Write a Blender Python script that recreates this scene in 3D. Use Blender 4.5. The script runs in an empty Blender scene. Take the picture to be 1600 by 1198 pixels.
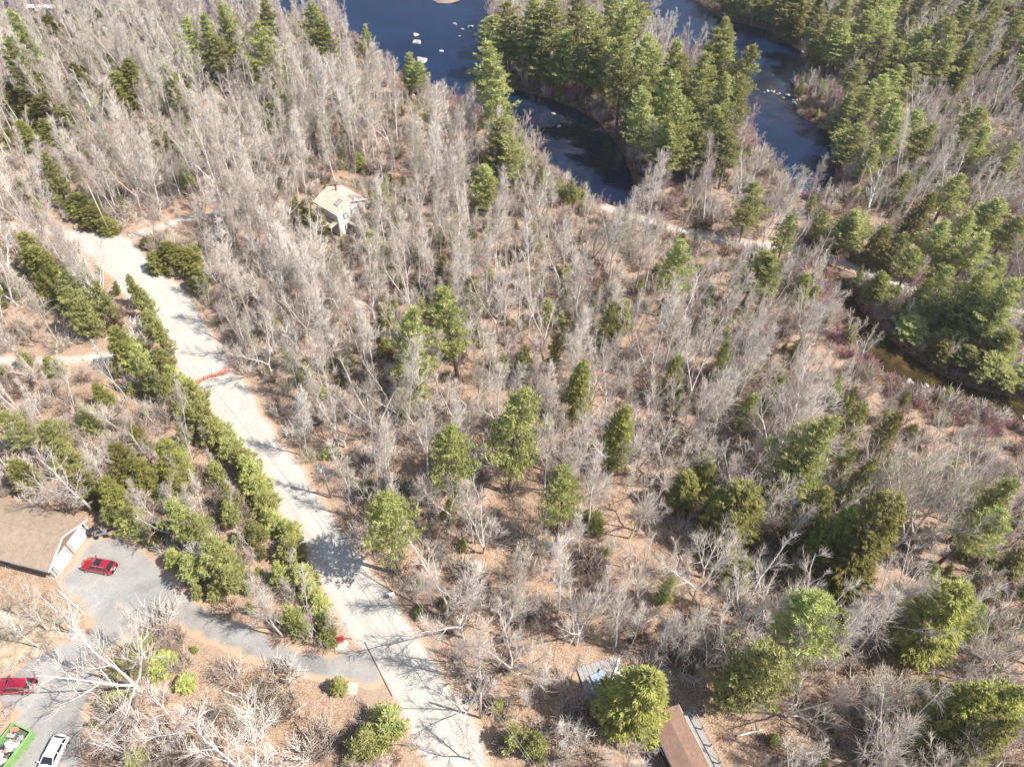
import bpy, math, random
import numpy as np
from mathutils import Matrix, Vector

# ------------------------------------------------------------------ camera, light, exposure
SC = bpy.context.scene
COL = SC.collection
CAM_H = 91.0; FPX = 1111.0; NADX, NADY = 735.0, 1600.0
_u = np.array([-(NADX-800), (NADY-599), FPX], float); _u /= np.linalg.norm(_u)
_F = np.array([0, 0, -1.0]); _Y = _F - _F.dot(_u)*_u; _Y /= np.linalg.norm(_Y); _X = np.cross(_Y, _u)
ROT = np.array([_X, _Y, _u])
cam_d = bpy.data.cameras.new('camera'); cam = bpy.data.objects.new('camera', cam_d); COL.objects.link(cam)
M4 = Matrix([[*ROT[0], 0], [*ROT[1], 0], [*ROT[2], CAM_H], [0, 0, 0, 1]]); cam.matrix_world = M4
cam_d.sensor_width = 36; cam_d.lens = 36*FPX/1600; cam_d.clip_end = 6000; cam_d.clip_start = 1
SC.camera = cam

SUN_EL = math.radians(53); SH = np.array([-1.0, 0.22]); SH /= np.linalg.norm(SH)   # shadow direction on the ground
w = bpy.data.worlds.new('World'); SC.world = w; w.use_nodes = True
nt = w.node_tree; bg = nt.nodes['Background']
sky = nt.nodes.new('ShaderNodeTexSky'); sky.sky_type = 'NISHITA'; sky.sun_disc = False
sky.sun_elevation = SUN_EL; sky.sun_rotation = math.atan2(-SH[0], -SH[1])
nt.links.new(sky.outputs[0], bg.inputs[0]); bg.inputs[1].default_value = 0.115
sd = bpy.data.lights.new('sun', 'SUN'); sd.energy = 5.0; sd.angle = math.radians(0.5); sd.color = (1, .955, .88)
so = bpy.data.objects.new('sun', sd); COL.objects.link(so)
ldir = Vector((SH[0]*math.cos(SUN_EL), SH[1]*math.cos(SUN_EL), -math.sin(SUN_EL)))
so.rotation_euler = ldir.to_track_quat('-Z', 'Y').to_euler(); so.location = (60, -20, 120)
SC.view_settings.view_transform = 'Standard'; SC.view_settings.look = 'None'
SC.view_settings.gamma = 1; SC.view_settings.use_curve_mapping = False
SC.view_settings.exposure = 0.86
SC.cycles.max_bounces = 5; SC.cycles.diffuse_bounces = 3; SC.cycles.transparent_max_bounces = 6
SC.cycles.sample_clamp_indirect = 6

# ------------------------------------------------------------------ pixels of the photograph -> points on the ground
def G(px, py, z=0.0):
    d = ROT @ np.array([px-800, -(py-599), -FPX]); t = (z-CAM_H)/d[2]
    return np.array([d[0]*t, d[1]*t])
def GP(pts, z=0.0): return np.array([G(a, b, z) for a, b in pts])
def PROJ(P):
    P = np.atleast_2d(np.asarray(P, float)); c = (P - np.array([0, 0, CAM_H])) @ ROT
    return np.stack([800 + FPX*c[:, 0]/-c[:, 2], 599 - FPX*c[:, 1]/-c[:, 2]], 1), -c[:, 2]
def inpoly(P, poly):
    P = np.atleast_2d(P); x, y = P[:, 0], P[:, 1]; ins = np.zeros(len(P), bool); n = len(poly)
    for i in range(n):
        x0, y0 = poly[i]; x1, y1 = poly[(i+1) % n]
        if y0 == y1: continue
        c = ((y0 > y) != (y1 > y)) & (x < (x1-x0)*(y-y0)/(y1-y0)+x0); ins ^= c
    return ins
def dseg(P, poly, closed=True):
    P = np.atleast_2d(P); best = np.full(len(P), 1e9); n = len(poly)
    for i in range(n if closed else n-1):
        a = np.array(poly[i]); b = np.array(poly[(i+1) % n]); ab = b-a
        t = np.clip(((P-a) @ ab)/max(ab @ ab, 1e-9), 0, 1)
        best = np.minimum(best, np.linalg.norm(P-(a+t[:, None]*ab), axis=1))
    return best
def sdist(P, poly):
    d = dseg(P, poly); return np.where(inpoly(P, poly), -d, d)
RS = np.random.RandomState
def vnoise(x, y, seed=0):
    r = RS(seed).rand(64, 64); xi = np.floor(x).astype(int); yi = np.floor(y).astype(int)
    fx = x-xi; fy = y-yi; fx = fx*fx*(3-2*fx); fy = fy*fy*(3-2*fy)
    a = r[xi % 64, yi % 64]; b = r[(xi+1) % 64, yi % 64]; c = r[xi % 64, (yi+1) % 64]; d = r[(xi+1) % 64, (yi+1) % 64]
    return (a*(1-fx)+b*fx)*(1-fy)+(c*(1-fx)+d*fx)*fy

# ------------------------------------------------------------------ outlines of road, driveway, water (pixel rows as seen, laid on the ground)
ROAD_L = [(-120, 372), (-30, 366), (60, 366), (100, 384), (140, 408), (172, 436), (198, 472), (232, 522), (270, 575), (298, 612), (326, 655), (352, 705), (385, 752), (425, 806), (462, 875), (492, 925), (524, 982), (558, 1022), (594, 1085), (628, 1140), (655, 1198), (690, 1290)]
ROAD_R = [(-120, 340), (-30, 342), (90, 352), (205, 366), (245, 412), (292, 450), (318, 490), (345, 532), (385, 590), (412, 640), (452, 692), (492, 750), (532, 810), (577, 870), (622, 932), (662, 990), (702, 1052), (742, 1112), (778, 1198), (815, 1290)]
DRIVE = [(600, 1012), (561, 1010), (525, 1020), (487, 1017), (436, 1006), (391, 979), (353, 960), (321, 945), (285, 925), (262, 900), (240, 868), (212, 846), (190, 838), (165, 842), (147, 834), (92, 908), (100, 925), (125, 948), (142, 965), (138, 985), (118, 1000), (80, 1012), (40, 1035), (0, 1060), (-60, 1090), (-60, 1118), (0, 1102), (30, 1108), (22, 1130), (-20, 1160), (-60, 1215), (-60, 1260), (120, 1260), (128, 1198), (132, 1110), (150, 1060), (172, 1015), (205, 985), (250, 968), (300, 984), (332, 1000), (374, 1022), (427, 1043), (470, 1056), (529, 1064), (600, 1066)]
PATH_A = [(205, 372), (235, 358), (268, 349), (300, 343), (335, 334), (380, 326), (430, 322), (480, 330)]
PATH_B = [(940, 322), (985, 338), (1030, 350), (1090, 368), (1150, 378), (1215, 386), (1290, 402), (1350, 425), (1400, 446), (1460, 462), (1520, 476), (1600, 492), (1700, 510)]
PATH_C = [(-60, 572), (0, 566), (50, 566), (100, 562), (150, 560), (185, 556), (240, 565)]
WATER1 = [(-700, 45), (0, 40), (150, 26), (210, 15), (300, 36), (450, 34), (520, 40), (570, 74), (600, 104), (670, 142), (740, 172), (790, 196), (830, 225), (862, 262), (890, 300), (940, 322), (985, 330), (1008, 322), (992, 285), (975, 240), (940, 195), (900, 170), (850, 152), (805, 140), (770, 112), (752, 75), (760, 30), (800, -30), (880, -60), (935, -15), (990, 35), (1045, 75), (1105, 118), (1150, 170), (1185, 228), (1222, 280), (1258, 312), (1300, 305), (1308, 250), (1292, 205), (1246, 178), (1240, 140), (1262, 112), (1250, 80), (1200, 47), (1130, 30), (1085, 0), (1060, -40), (1040, -110), (1100, -260), (-700, -260)]
WATER2 = [(1272, 408), (1275, 412), (1300, 470), (1322, 525), (1365, 572), (1420, 604), (1480, 626), (1530, 645), (1600, 672), (1740, 730), (1740, 668), (1600, 624), (1520, 606), (1460, 580), (1400, 538), (1362, 505), (1325, 455), (1312, 412), (1306, 408)]
WZ = -1.0
W1 = GP(WATER1, WZ); W2 = GP(WATER2, WZ)
gRL = GP(ROAD_L); gRR = GP(ROAD_R); gRoad = np.vstack([gRL, gRR[::-1]]); gDrive = GP(DRIVE)
gPA, gPB, gPC = GP(PATH_A), GP(PATH_B), GP(PATH_C)
def near_road(P):
    d = sdist(P, gRoad); d = np.minimum(d, sdist(P, gDrive))
    d = np.minimum(d, dseg(P, gPA, False)-1.8); d = np.minimum(d, dseg(P, gPB, False)-1.9)
    return np.minimum(d, dseg(P, gPC, False)-2.2)
def wdist(P): return np.minimum(sdist(P, W1), sdist(P, W2))
def sm(x): x = np.clip(x, 0, 1); return x*x*(3-2*x)
def height(P, full=False):
    P = np.atleast_2d(P); x, y = P[:, 0], P[:, 1]
    n = .30+.55*(vnoise(x/14, y/14, 1)-.5)+.28*(vnoise(x/4.3, y/4.3, 2)-.5)+.14*(vnoise(x/1.7, y/1.7, 3)-.5)
    rd = near_road(P); n = -.07+(n+.07)*sm((rd-.3)/4.0)
    for hx, hy, hr in FLATS:
        n = n*sm((np.hypot(x-hx, y-hy)-hr)/3)
    wd = wdist(P); t = sm((wd+3.2)/6.0)
    onb = sm((dseg(P, gPB, False)-1.6)/1.6)             # the track crosses the brook on a causeway
    t = np.maximum(t, 1-onb)
    h = -2.4+(n+2.4)*t
    return (h, rd, wd) if full else h

# ------------------------------------------------------------------ mesh helpers
def mesh_np(name, V, Q=None, T=None, mats=(), mi=None, smooth=False):
    me = bpy.data.meshes.new(name); V = np.asarray(V, np.float32); me.vertices.add(len(V)); me.vertices.foreach_set('co', V.ravel())
    Q = np.zeros((0, 4), int) if Q is None or len(Q) == 0 else np.asarray(Q); T = np.zeros((0, 3), int) if T is None or len(T) == 0 else np.asarray(T)
    idx = np.concatenate([Q.ravel(), T.ravel()]).astype(np.int32); me.loops.add(len(idx)); me.loops.foreach_set('vertex_index', idx)
    st = np.concatenate([np.arange(len(Q))*4, len(Q)*4+np.arange(len(T))*3]).astype(np.int32)
    me.polygons.add(len(st)); me.polygons.foreach_set('loop_start', st)
    if mi is not None: me.polygons.foreach_set('material_index', np.asarray(mi, np.int32))
    me.polygons.foreach_set('use_smooth', np.full(len(st), smooth))
    for m in mats: me.materials.append(m)
    me.update(calc_edges=True); me.validate(); return me
def fattr(me, name, vals):
    a = me.attributes.new(name, 'FLOAT', 'POINT'); a.data.foreach_set('value', np.asarray(vals, np.float32))
def put(name, me, parent=None, loc=None, rot=None, scale=None):
    o = bpy.data.objects.new(name, me); COL.objects.link(o)
    if parent is not None: o.parent = parent
    if loc is not None: o.location = loc
    if rot is not None: o.rotation_euler = rot
    if scale is not None: o.scale = scale
    return o
def tag(o, label=None, cat=None, group=None, kind=None):
    if label: o['label'] = label
    if cat: o['category'] = cat
    if group: o['group'] = group
    if kind: o['kind'] = kind
    return o
def thing(name, label, cat, loc, rz=0, group=None):
    o = put(name, None, loc=loc, rot=(0, 0, rz)); o.empty_display_size = .3; return tag(o, label, cat, group)
def tubes_np(items):
    """items: list of (points (n,3), radii (n,), sides) -> verts, quads (batched by shape)"""
    by = {}
    for P, r, s in items: by.setdefault((len(P), s), []).append((P, r))
    VV, QQ = [], []; off = 0
    for (n, s), L in by.items():
        P = np.array([a[0] for a in L], float); r = np.array([a[1] for a in L], float); m = len(L)
        T = np.empty_like(P); T[:, 1:-1] = P[:, 2:]-P[:, :-2]; T[:, 0] = P[:, 1]-P[:, 0]; T[:, -1] = P[:, -1]-P[:, -2]
        T /= np.linalg.norm(T, axis=2, keepdims=True)+1e-9
        ref = np.where(np.abs(T[:, :1, 2:3]) > .9, np.array([1., 0, 0]), np.array([0, 0, 1.]))
        A = np.cross(T, np.broadcast_to(ref, T.shape)); A /= np.linalg.norm(A, axis=2, keepdims=True)+1e-9; B = np.cross(T, A)
        an = np.arange(s)*2*math.pi/s
        ring = P[:, :, None]+r[:, :, None, None]*(np.cos(an)[None, None, :, None]*A[:, :, None]+np.sin(an)[None, None, :, None]*B[:, :, None])
        VV.append(ring.reshape(-1, 3))
        base = off+np.arange(m)[:, None, None]*n*s+np.arange(n-1)[None, :, None]*s; k = np.arange(s)[None, None, :]; k2 = (k+1) % s
        QQ.append(np.stack([base+k, base+k2, base+s+k2, base+s+k], -1).reshape(-1, 4)); off += m*n*s
    return np.vstack(VV), np.vstack(QQ)
def merge(parts):
    V, Q, T = [], [], []; off = 0
    for v, q, t in parts:
        V.append(v)
        if q is not None and len(q): Q.append(np.asarray(q)+off)
        if t is not None and len(t): T.append(np.asarray(t)+off)
        off += len(v)
    return np.vstack(V), (np.vstack(Q) if Q else None), (np.vstack(T) if T else None)
BQ = np.array([[0, 3, 2, 1], [4, 5, 6, 7], [0, 1, 5, 4], [1, 2, 6, 5], [2, 3, 7, 6], [3, 0, 4, 7]])
def box(cx, cy, cz, sx, sy, sz, rz=0, taper=1.0, tilt=0):
    x, y, z = sx/2, sy/2, sz/2
    v = np.array([[-x, -y, -z], [x, -y, -z], [x, y, -z], [-x, y, -z], [-x*taper, -y*taper, z], [x*taper, -y*taper, z], [x*taper, y*taper, z], [-x*taper, y*taper, z]])
    if tilt: c, s = math.cos(tilt), math.sin(tilt); v = v @ np.array([[c, 0, -s], [0, 1, 0], [s, 0, c]])
    c, s = math.cos(rz), math.sin(rz); v = v @ np.array([[c, s, 0], [-s, c, 0], [0, 0, 1]])
    return v+np.array([cx, cy, cz]), BQ, None
def slab(poly3, thick):
    """closed prism from a planar polygon of 3-D points, thickened along its normal"""
    P = np.array(poly3, float); nrm = np.cross(P[1]-P[0], P[2]-P[0]); nrm /= np.linalg.norm(nrm); n = len(P)
    V = np.vstack([P, P-nrm*thick]); Q = [[(i+1) % n, i, n+i, n+(i+1) % n] for i in range(n)]
    T = [[0, i, i+1] for i in range(1, n-1)]+[[n, n+i+1, n+i] for i in range(1, n-1)]
    return V, np.array(Q), np.array(T)
def tube1(P, r, s=8, cap=True):
    P = np.array(P, float); r = np.full(len(P), r) if np.isscalar(r) else np.array(r, float)
    V, Q = tubes_np([(P, r, s)]); T = None
    if cap:
        c0, c1 = len(V), len(V)+1; V = np.vstack([V, P[0], P[-1]]); e = len(P)*s-s
        T = np.array([[c0, (k+1) % s, k] for k in range(s)]+[[c1, e+k, e+(k+1) % s] for k in range(s)])
    return V, Q, T
def part(name, geo, mat, parent, smooth=False, loc=None, rot=None):
    if isinstance(geo, list): geo = merge(geo)
    return put(name, mesh_np(name, geo[0], geo[1], geo[2], [mat], smooth=smooth), parent, loc, rot)

# ------------------------------------------------------------------ materials
def mat(name, rough=.8, spec=.3):
    m = bpy.data.materials.new(name); m.use_nodes = True; b = m.node_tree.nodes['Principled BSDF']
    b.inputs['Roughness'].default_value = rough; b.inputs['Specular IOR Level'].default_value = spec
    return m, m.node_tree, b
def N(nt, t, **k):
    n = nt.nodes.new(t)
    for a, v in k.items(): setattr(n, a, v)
    return n
def noise(nt, scale, detail=4, rough=.6, vec=None, dist=0):
    n = N(nt, 'ShaderNodeTexNoise'); n.inputs['Scale'].default_value = scale; n.inputs['Detail'].default_value = detail; n.inputs['Roughness'].default_value = rough
    n.inputs['Distortion'].default_value = dist
    if vec is None:
        tc = N(nt, 'ShaderNodeTexCoord'); vec = tc.outputs['Object']
    nt.links.new(vec, n.inputs['Vector']); return n.outputs['Fac']
def ramp(nt, fac, stops):
    r = N(nt, 'ShaderNodeValToRGB'); el = r.color_ramp.elements
    while len(el) < len(stops): el.new(.5)
    for e, (p, c) in zip(el, stops): e.position = p; e.color = (*c, 1) if len(c) == 3 else c
    nt.links.new(fac, r.inputs[0]); return r.outputs[0]
def mix(nt, fac, a, b, mode='MIX'):
    m = N(nt, 'ShaderNodeMix', data_type='RGBA', blend_type=mode)
    for s, v in ((m.inputs[0], fac), (m.inputs[6], a), (m.inputs[7], b)):
        if isinstance(v, (int, float)): s.default_value = v
        elif isinstance(v, tuple): s.default_value = (*v, 1)
        else: nt.links.new(v, s)
    return m.outputs[2]
def bump(nt, b, h, strength=.4, dist=.05):
    n = N(nt, 'ShaderNodeBump'); n.inputs['Strength'].default_value = strength; n.inputs['Distance'].default_value = dist
    nt.links.new(h, n.inputs['Height']); nt.links.new(n.outputs[0], b.inputs['Normal'])
def simple(name, c, rough=.7, var=.25, scale=3.0, spec=.3, metal=0, bmp=0):
    m, t, b = mat(name, rough, spec); c = np.array(c)
    n = noise(t, scale, 5, .65); t.links.new(ramp(t, n, [(.25, tuple(c*(1-var))), (.75, tuple(np.minimum(c*(1+var), .95)))]), b.inputs['Base Color'])
    b.inputs['Metallic'].default_value = metal
    if bmp: bump(t, b, n, .5, bmp)
    return m
def attr(t, name): a = N(t, 'ShaderNodeAttribute', attribute_name=name); return a.outputs['Fac']

def ground_mat():
    m, t, b = mat('leaf_litter', .95, .1)
    big = noise(t, .09, 4, .6); mid = noise(t, .7, 5, .7); fine = noise(t, 5.0, 4, .75); spec = noise(t, 14, 2, .6)
    c1 = ramp(t, mid, [(.25, (.15, .085, .05)), (.42, (.29, .18, .115)), (.58, (.41, .285, .195)), (.78, (.52, .41, .31))])
    c2 = ramp(t, fine, [(.32, (.08, .045, .03)), (.5, (.34, .22, .145)), (.68, (.68, .54, .42))])
    c = mix(t, .62, c1, c2); sp2 = ramp(t, noise(t, 1.5, 8, .85, dist=.8), [(.40, (1, 1, 1)), (.49, (0, 0, 0))]); sq = N(t, 'ShaderNodeMath', operation='MULTIPLY'); t.links.new(sp2, sq.inputs[0]); sq.inputs[1].default_value = .75; c = mix(t, sq.outputs[0], c, (.15, .085, .055))
    gm = ramp(t, big, [(.42, (0, 0, 0)), (.62, (.8, .8, .8))])
    c = mix(t, gm, c, mix(t, .5, c, (.30, .21, .14)))
    st = ramp(t, spec, [(.60, (0, 0, 0)), (.68, (1, 1, 1))]); c = mix(t, st, c, (.42, .38, .33))
    mo = ramp(t, noise(t, 1.9, 3, .7), [(.62, (0, 0, 0)), (.72, (1, 1, 1))])
    mg = N(t, 'ShaderNodeMath', operation='MULTIPLY'); t.links.new(mo, mg.inputs[0]); mg.inputs[1].default_value = .55; c = mix(t, mg.outputs[0], c, (.12, .12, .05))
    bk = attr(t, 'bank'); wetc = ramp(t, noise(t, 1.3, 5, .75), [(.3, (.035, .022, .016)), (.5, (.15, .09, .06)), (.7, (.34, .23, .15))])
    c = mix(t, bk, c, wetc)
    bed = attr(t, 'bed'); bc = ramp(t, noise(t, .8, 5, .7), [(.3, (.016, .012, .007)), (.52, (.07, .047, .02)), (.72, (.17, .12, .06))]); c = mix(t, bed, c, bc)
    gr = attr(t, 'grit'); c = mix(t, gr, c, (.34, .26, .20))
    lw = attr(t, 'lawn'); lc = ramp(t, noise(t, 1.2, 5, .7), [(.3, (.22, .165, .105)), (.5, (.36, .29, .20)), (.7, (.46, .38, .28))]); c = mix(t, lw, c, lc)
    t.links.new(c, b.inputs['Base Color']); bump(t, b, fine, .8, .12); return m
def gravel_mat():
    m, t, b = mat('gravel', .95, .15)
    uvn = N(t, 'ShaderNodeAttribute', attribute_name='along'); uva = N(t, 'ShaderNodeAttribute', attribute_name='across')
    cb = N(t, 'ShaderNodeCombineXYZ'); ml = N(t, 'ShaderNodeMath', operation='MULTIPLY'); ml.inputs[1].default_value = .035
    t.links.new(uvn.outputs['Fac'], ml.inputs[0]); t.links.new(ml.outputs[0], cb.inputs[0]); t.links.new(uva.outputs['Fac'], cb.inputs[1])
    tr = noise(t, 1.3, 6, .75, cb.outputs[0]); fine = noise(t, 9, 4, .8); mid = noise(t, .45, 5, .65)
    tc = ramp(t, tr, [(.34, (.25, .22, .175)), (.5, (.39, .352, .295)), (.64, (.52, .485, .42))])
    mc = ramp(t, mid, [(.3, (.27, .24, .20)), (.7, (.45, .42, .37))]); c = mix(t, .5, tc, mc)
    c = mix(t, .35, c, ramp(t, fine, [(.3, (.22, .2, .18)), (.7, (.72, .70, .66))]))
    ed = attr(t, 'edge'); en = N(t, 'ShaderNodeMath', operation='MULTIPLY_ADD'); t.links.new(noise(t, .9, 5, .8), en.inputs[0]); en.inputs[1].default_value = 1.5
    t.links.new(ed, en.inputs[2]); ef = ramp(t, en.outputs[0], [(.9, (0, 0, 0)), (1.0, (1, 1, 1))])
    e2 = N(t, 'ShaderNodeMath', operation='SUBTRACT'); t.links.new(en.outputs[0], e2.inputs[0]); e2.inputs[1].default_value = .75; e2.use_clamp = True
    ef = ramp(t, e2.outputs[0], [(.15, (0, 0, 0)), (.75, (1, 1, 1))])
    lit = ramp(t, noise(t, 5, 4, .75), [(.3, (.16, .09, .055)), (.5, (.40, .26, .17)), (.72, (.55, .42, .32))]); c = mix(t, ef, c, lit)
    t.links.new(c, b.inputs['Base Color']); bump(t, b, fine, .5, .05); return m
def asphalt_mat():
    m, t, b = mat('worn_asphalt', .9, .25)
    big = noise(t, .16, 5, .65, dist=.6); fine = noise(t, 7, 4, .8); crack = N(t, 'ShaderNodeTexVoronoi', feature='DISTANCE_TO_EDGE'); crack.inputs['Scale'].default_value = .09
    tc = N(t, 'ShaderNodeTexCoord'); t.links.new(tc.outputs['Object'], crack.inputs['Vector'])
    c = ramp(t, big, [(.34, (.13, .118, .107)), (.47, (.235, .214, .193)), (.6, (.28, .257, .235)), (.7, (.37, .34, .31))])
    c = mix(t, .3, c, ramp(t, fine, [(.3, (.16, .16, .16)), (.7, (.52, .50, .47))]))
    c = mix(t, ramp(t, crack.outputs['Distance'], [(0, (.35, .35, .35)), (.004, (0, 0, 0))]), c, (.12, .12, .12))
    ed = attr(t, 'edge'); en = N(t, 'ShaderNodeMath', operation='MULTIPLY_ADD'); t.links.new(noise(t, 1.4, 5, .8), en.inputs[0]); en.inputs[1].default_value = 1.5; t.links.new(ed, en.inputs[2])
    e2 = N(t, 'ShaderNodeMath', operation='SUBTRACT'); t.links.new(en.outputs[0], e2.inputs[0]); e2.inputs[1].default_value = .95; e2.use_clamp = True
    c = mix(t, ramp(t, e2.outputs[0], [(.2, (0, 0, 0)), (.6, (1, 1, 1))]), c, (.40, .28, .19))
    t.links.new(c, b.inputs['Base Color']); bump(t, b, fine, .4, .03); return m
def water_mat():
    m, t, b = mat('pond_water', .05, .4)
    tc = N(t, 'ShaderNodeTexCoord'); mp = N(t, 'ShaderNodeMapping'); mp.inputs['Scale'].default_value = (.9, .45, 1); mp.inputs['Rotation'].default_value = (0, 0, .5); t.links.new(tc.outputs['Object'], mp.inputs[0])
    c = ramp(t, noise(t, .05, 4, .6), [(.35, (.002, .007, .024)), (.65, (.006, .016, .046))])
    bw = attr(t, 'brown'); c = mix(t, bw, c, ramp(t, noise(t, .35, 5, .7, dist=.8), [(.35, (.012, .008, .004)), (.55, (.055, .037, .016)), (.72, (.13, .09, .04))]))
    t.links.new(c, b.inputs['Base Color'])
    bump(t, b, noise(t, 1.6, 4, .6, mp.outputs[0]), .35, .12); b.inputs['IOR'].default_value = 1.33; return m
def bark_mat(name, stops, rmix=None):
    m, t, b = mat(name, .85, .2); oi = N(t, 'ShaderNodeObjectInfo')
    c = ramp(t, oi.outputs['Random'], stops)
    n = noise(t, 2.2, 4, .7); c = mix(t, .6, c, ramp(t, n, [(.3, (.5, .5, .5)), (.6, (1.0, 1.0, 1.0))]), 'MULTIPLY')
    t.links.new(c, b.inputs['Base Color']); return m
def leaf_mat(name, dark, light, tip):
    m, t, b = mat(name, .55, .25); oi = N(t, 'ShaderNodeObjectInfo')
    n = noise(t, .9, 4, .7); c = ramp(t, n, [(.32, dark), (.52, light), (.72, tip)])
    hue = N(t, 'ShaderNodeHueSaturation'); mr = N(t, 'ShaderNodeMapRange'); mr.inputs[3].default_value = .72; mr.inputs[4].default_value = 1.28; t.links.new(oi.outputs['Random'], mr.inputs[0]); t.links.new(mr.outputs[0], hue.inputs['Value']); hue.inputs['Saturation'].default_value = .95
    mh = N(t, 'ShaderNodeMath', operation='MULTIPLY_ADD'); t.links.new(oi.outputs['Random'], mh.inputs[0]); mh.inputs[1].default_value = .03; mh.inputs[2].default_value = .485
    t.links.new(mh.outputs[0], hue.inputs['Hue']); t.links.new(c, hue.inputs['Color']); t.links.new(hue.outputs[0], b.inputs['Base Color'])
    tl = N(t, 'ShaderNodeBsdfTranslucent'); t.links.new(hue.outputs[0], tl.inputs[0]); mx = N(t, 'ShaderNodeMixShader'); mx.inputs[0].default_value = .3
    out = t.nodes['Material Output']; t.links.new(b.outputs[0], mx.inputs[1]); t.links.new(tl.outputs[0], mx.inputs[2]); t.links.new(mx.outputs[0], out.inputs[0]); return m

M = {}
M['ground'] = ground_mat(); M['gravel'] = gravel_mat(); M['asphalt'] = asphalt_mat(); M['water'] = water_mat()
M['bark_grey'] = bark_mat('pale_grey_bark', [(0, (.46, .39, .34)), (.4, (.66, .59, .53)), (1, (.78, .73, .68))])
M['twig_grey'] = bark_mat('grey_twigs', [(0, (.38, .30, .245)), (.3, (.62, .53, .45)), (.6, (.74, .66, .58)), (.85, (.55, .47, .39)), (1, (.48, .43, .31))])
M['twig_red'] = bark_mat('budding_red_twigs', [(0, (.46, .24, .23)), (.5, (.52, .33, .31)), (1, (.38, .20, .21))])
M['bark_white'] = bark_mat('white_birch_bark', [(0, (.58, .54, .49)), (1, (.72, .69, .65))])
M['bark_dark'] = bark_mat('brown_conifer_bark', [(0, (.16, .12, .095)), (1, (.25, .2, .17))])
M['brush_twig'] = bark_mat('brown_brush_twigs', [(0, (.14, .09, .07)), (.5, (.36, .275, .22)), (1, (.52, .44, .37))])
M['pine'] = leaf_mat('pine_needles', (.18, .195, .055), (.41, .415, .13), (.62, .61, .26))
M['hemlock'] = leaf_mat('hemlock_needles', (.125, .125, .03), (.30, .285, .065), (.49, .45, .13))
M['cedar'] = leaf_mat('bright_hedge_needles', (.18, .19, .05), (.40, .40, .115), (.58, .56, .20))
M['rock'] = simple('granite', (.34, .315, .28), .9, .35, 1.5, .2, bmp=.08)

# ------------------------------------------------------------------ ground sheet
FLATS = []
gar_a, gar_b = G(74, 886, 2.75), G(127.5, 814, 2.75)
hx, hy = (G(548, 297, 5.5)+G(489, 315, 5.5))/2; FLATS.append((hx, hy, 7))
FLATS.append((*(G(60, 870)), 9)); FLATS.append((*(G(1085, 1160)), 8)); FLATS.append((*(G(940, 1065)), 2.6))
def axis(lo, hi, step, outer):
    a = np.arange(lo, hi+step/2, step); return np.concatenate([[-x for x in outer[::-1]]+[], a, outer]) if True else a
xs = np.concatenate([[-3000, -1200, -600, -400, -300], np.arange(-240, 250, 1.25), [300, 400, 600, 1200, 3000]])
ys = np.concatenate([[-1500, -500, -150, -60, -20], np.arange(-4, 345, 1.25), [380, 450, 600, 900, 1500, 3500]])
XX, YY = np.meshgrid(xs, ys, indexing='ij'); PT = np.stack([XX.ravel(), YY.ravel()], 1)
hh, rd, wd = height(PT, True); hh[np.abs(PT[:, 0]) > 290] = np.where(wd[np.abs(PT[:, 0]) > 290] < 0, -2.4, .3)
nx, ny = len(xs), len(ys); ii = (np.arange(nx-1)[:, None]*ny+np.arange(ny-1)[None]).ravel()
me = mesh_np('ground', np.column_stack([PT, hh]), np.stack([ii, ii+ny, ii+ny+1, ii+1], 1), None, [M['ground']], smooth=True)
pn = vnoise(PT[:, 0]/5, PT[:, 1]/5, 9)
fattr(me, 'bank', sm((7.5-wd+6*(pn-.5))/6)*(wd > -8)); fattr(me, 'bed', sm((.5-wd)/2))
fattr(me, 'grit', .6*sm((1.4-rd+2.4*(pn-.5))/1.6)); LAWN = GP([(-60, 960), (20, 948), (75, 958), (96, 985), (60, 1020), (-60, 1080)])
fattr(me, 'lawn', sm((1.0-sdist(PT, LAWN)+2*(pn-.5))/2))
tag(put('ground', me), 'forest floor covered in tan fallen leaves', kind='structure')

# ------------------------------------------------------------------ road, driveway, tracks
def resample(L, n):
    L = np.array(L); d = np.concatenate([[0], np.cumsum(np.linalg.norm(np.diff(L, axis=0), axis=1))]); t = np.linspace(0, d[-1], n)
    # smooth through a Catmull-like blur
    P = np.stack([np.interp(t, d, L[:, 0]), np.interp(t, d, L[:, 1])], 1)
    for _ in range(3): P[1:-1] = (P[:-2]+2*P[1:-1]+P[2:])/4
    return P
def ribbon(name, A, B, n, k, mt, z, label, seed):
    A, B = resample(A, n), resample(B, n); r = RS(seed); wob = np.stack([vnoise(np.arange(n)/5., np.full(n, 3.3), seed), vnoise(np.arange(n)/5., np.full(n, 9.3), seed+1)], 1)-.5
    mid = (A+B)/2; al = np.concatenate([[0], np.cumsum(np.linalg.norm(np.diff(mid, axis=0), axis=1))]); wid = np.linalg.norm(A-B, axis=1)
    s = np.linspace(0, 1, k)
    D = (B-A)/wid[:, None]; A2 = A-D*(wob[:, :1]*1.3); B2 = B+D*(wob[:, 1:]*1.3)
    P = A2[:, None]*(1-s)[None, :, None]+B2[:, None]*s[None, :, None]
    e = np.abs(s-.5)*2; zz = z+.05*(1-e**2); zz[0] = zz[-1] = -.12; Z = np.broadcast_to(zz, (n, k)) + np.zeros((n, k))
    V = np.concatenate([P, Z[..., None]], 2).reshape(-1, 3); i = (np.arange(n-1)[:, None]*k+np.arange(k-1)[None]).ravel()
    me = mesh_np(name, V, np.stack([i, i+1, i+k+1, i+k], 1)[:, ::-1], None, [mt], smooth=True)
    fattr(me, 'along', np.repeat(al, k)); fattr(me, 'across', (s[None]*wid[:, None]).ravel())
    fattr(me, 'edge', np.clip(1-np.minimum(s, 1-s)[None]*wid[:, None]/1.6, 0, 1).ravel())
    return tag(put(name, me), label, kind='structure')
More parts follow.
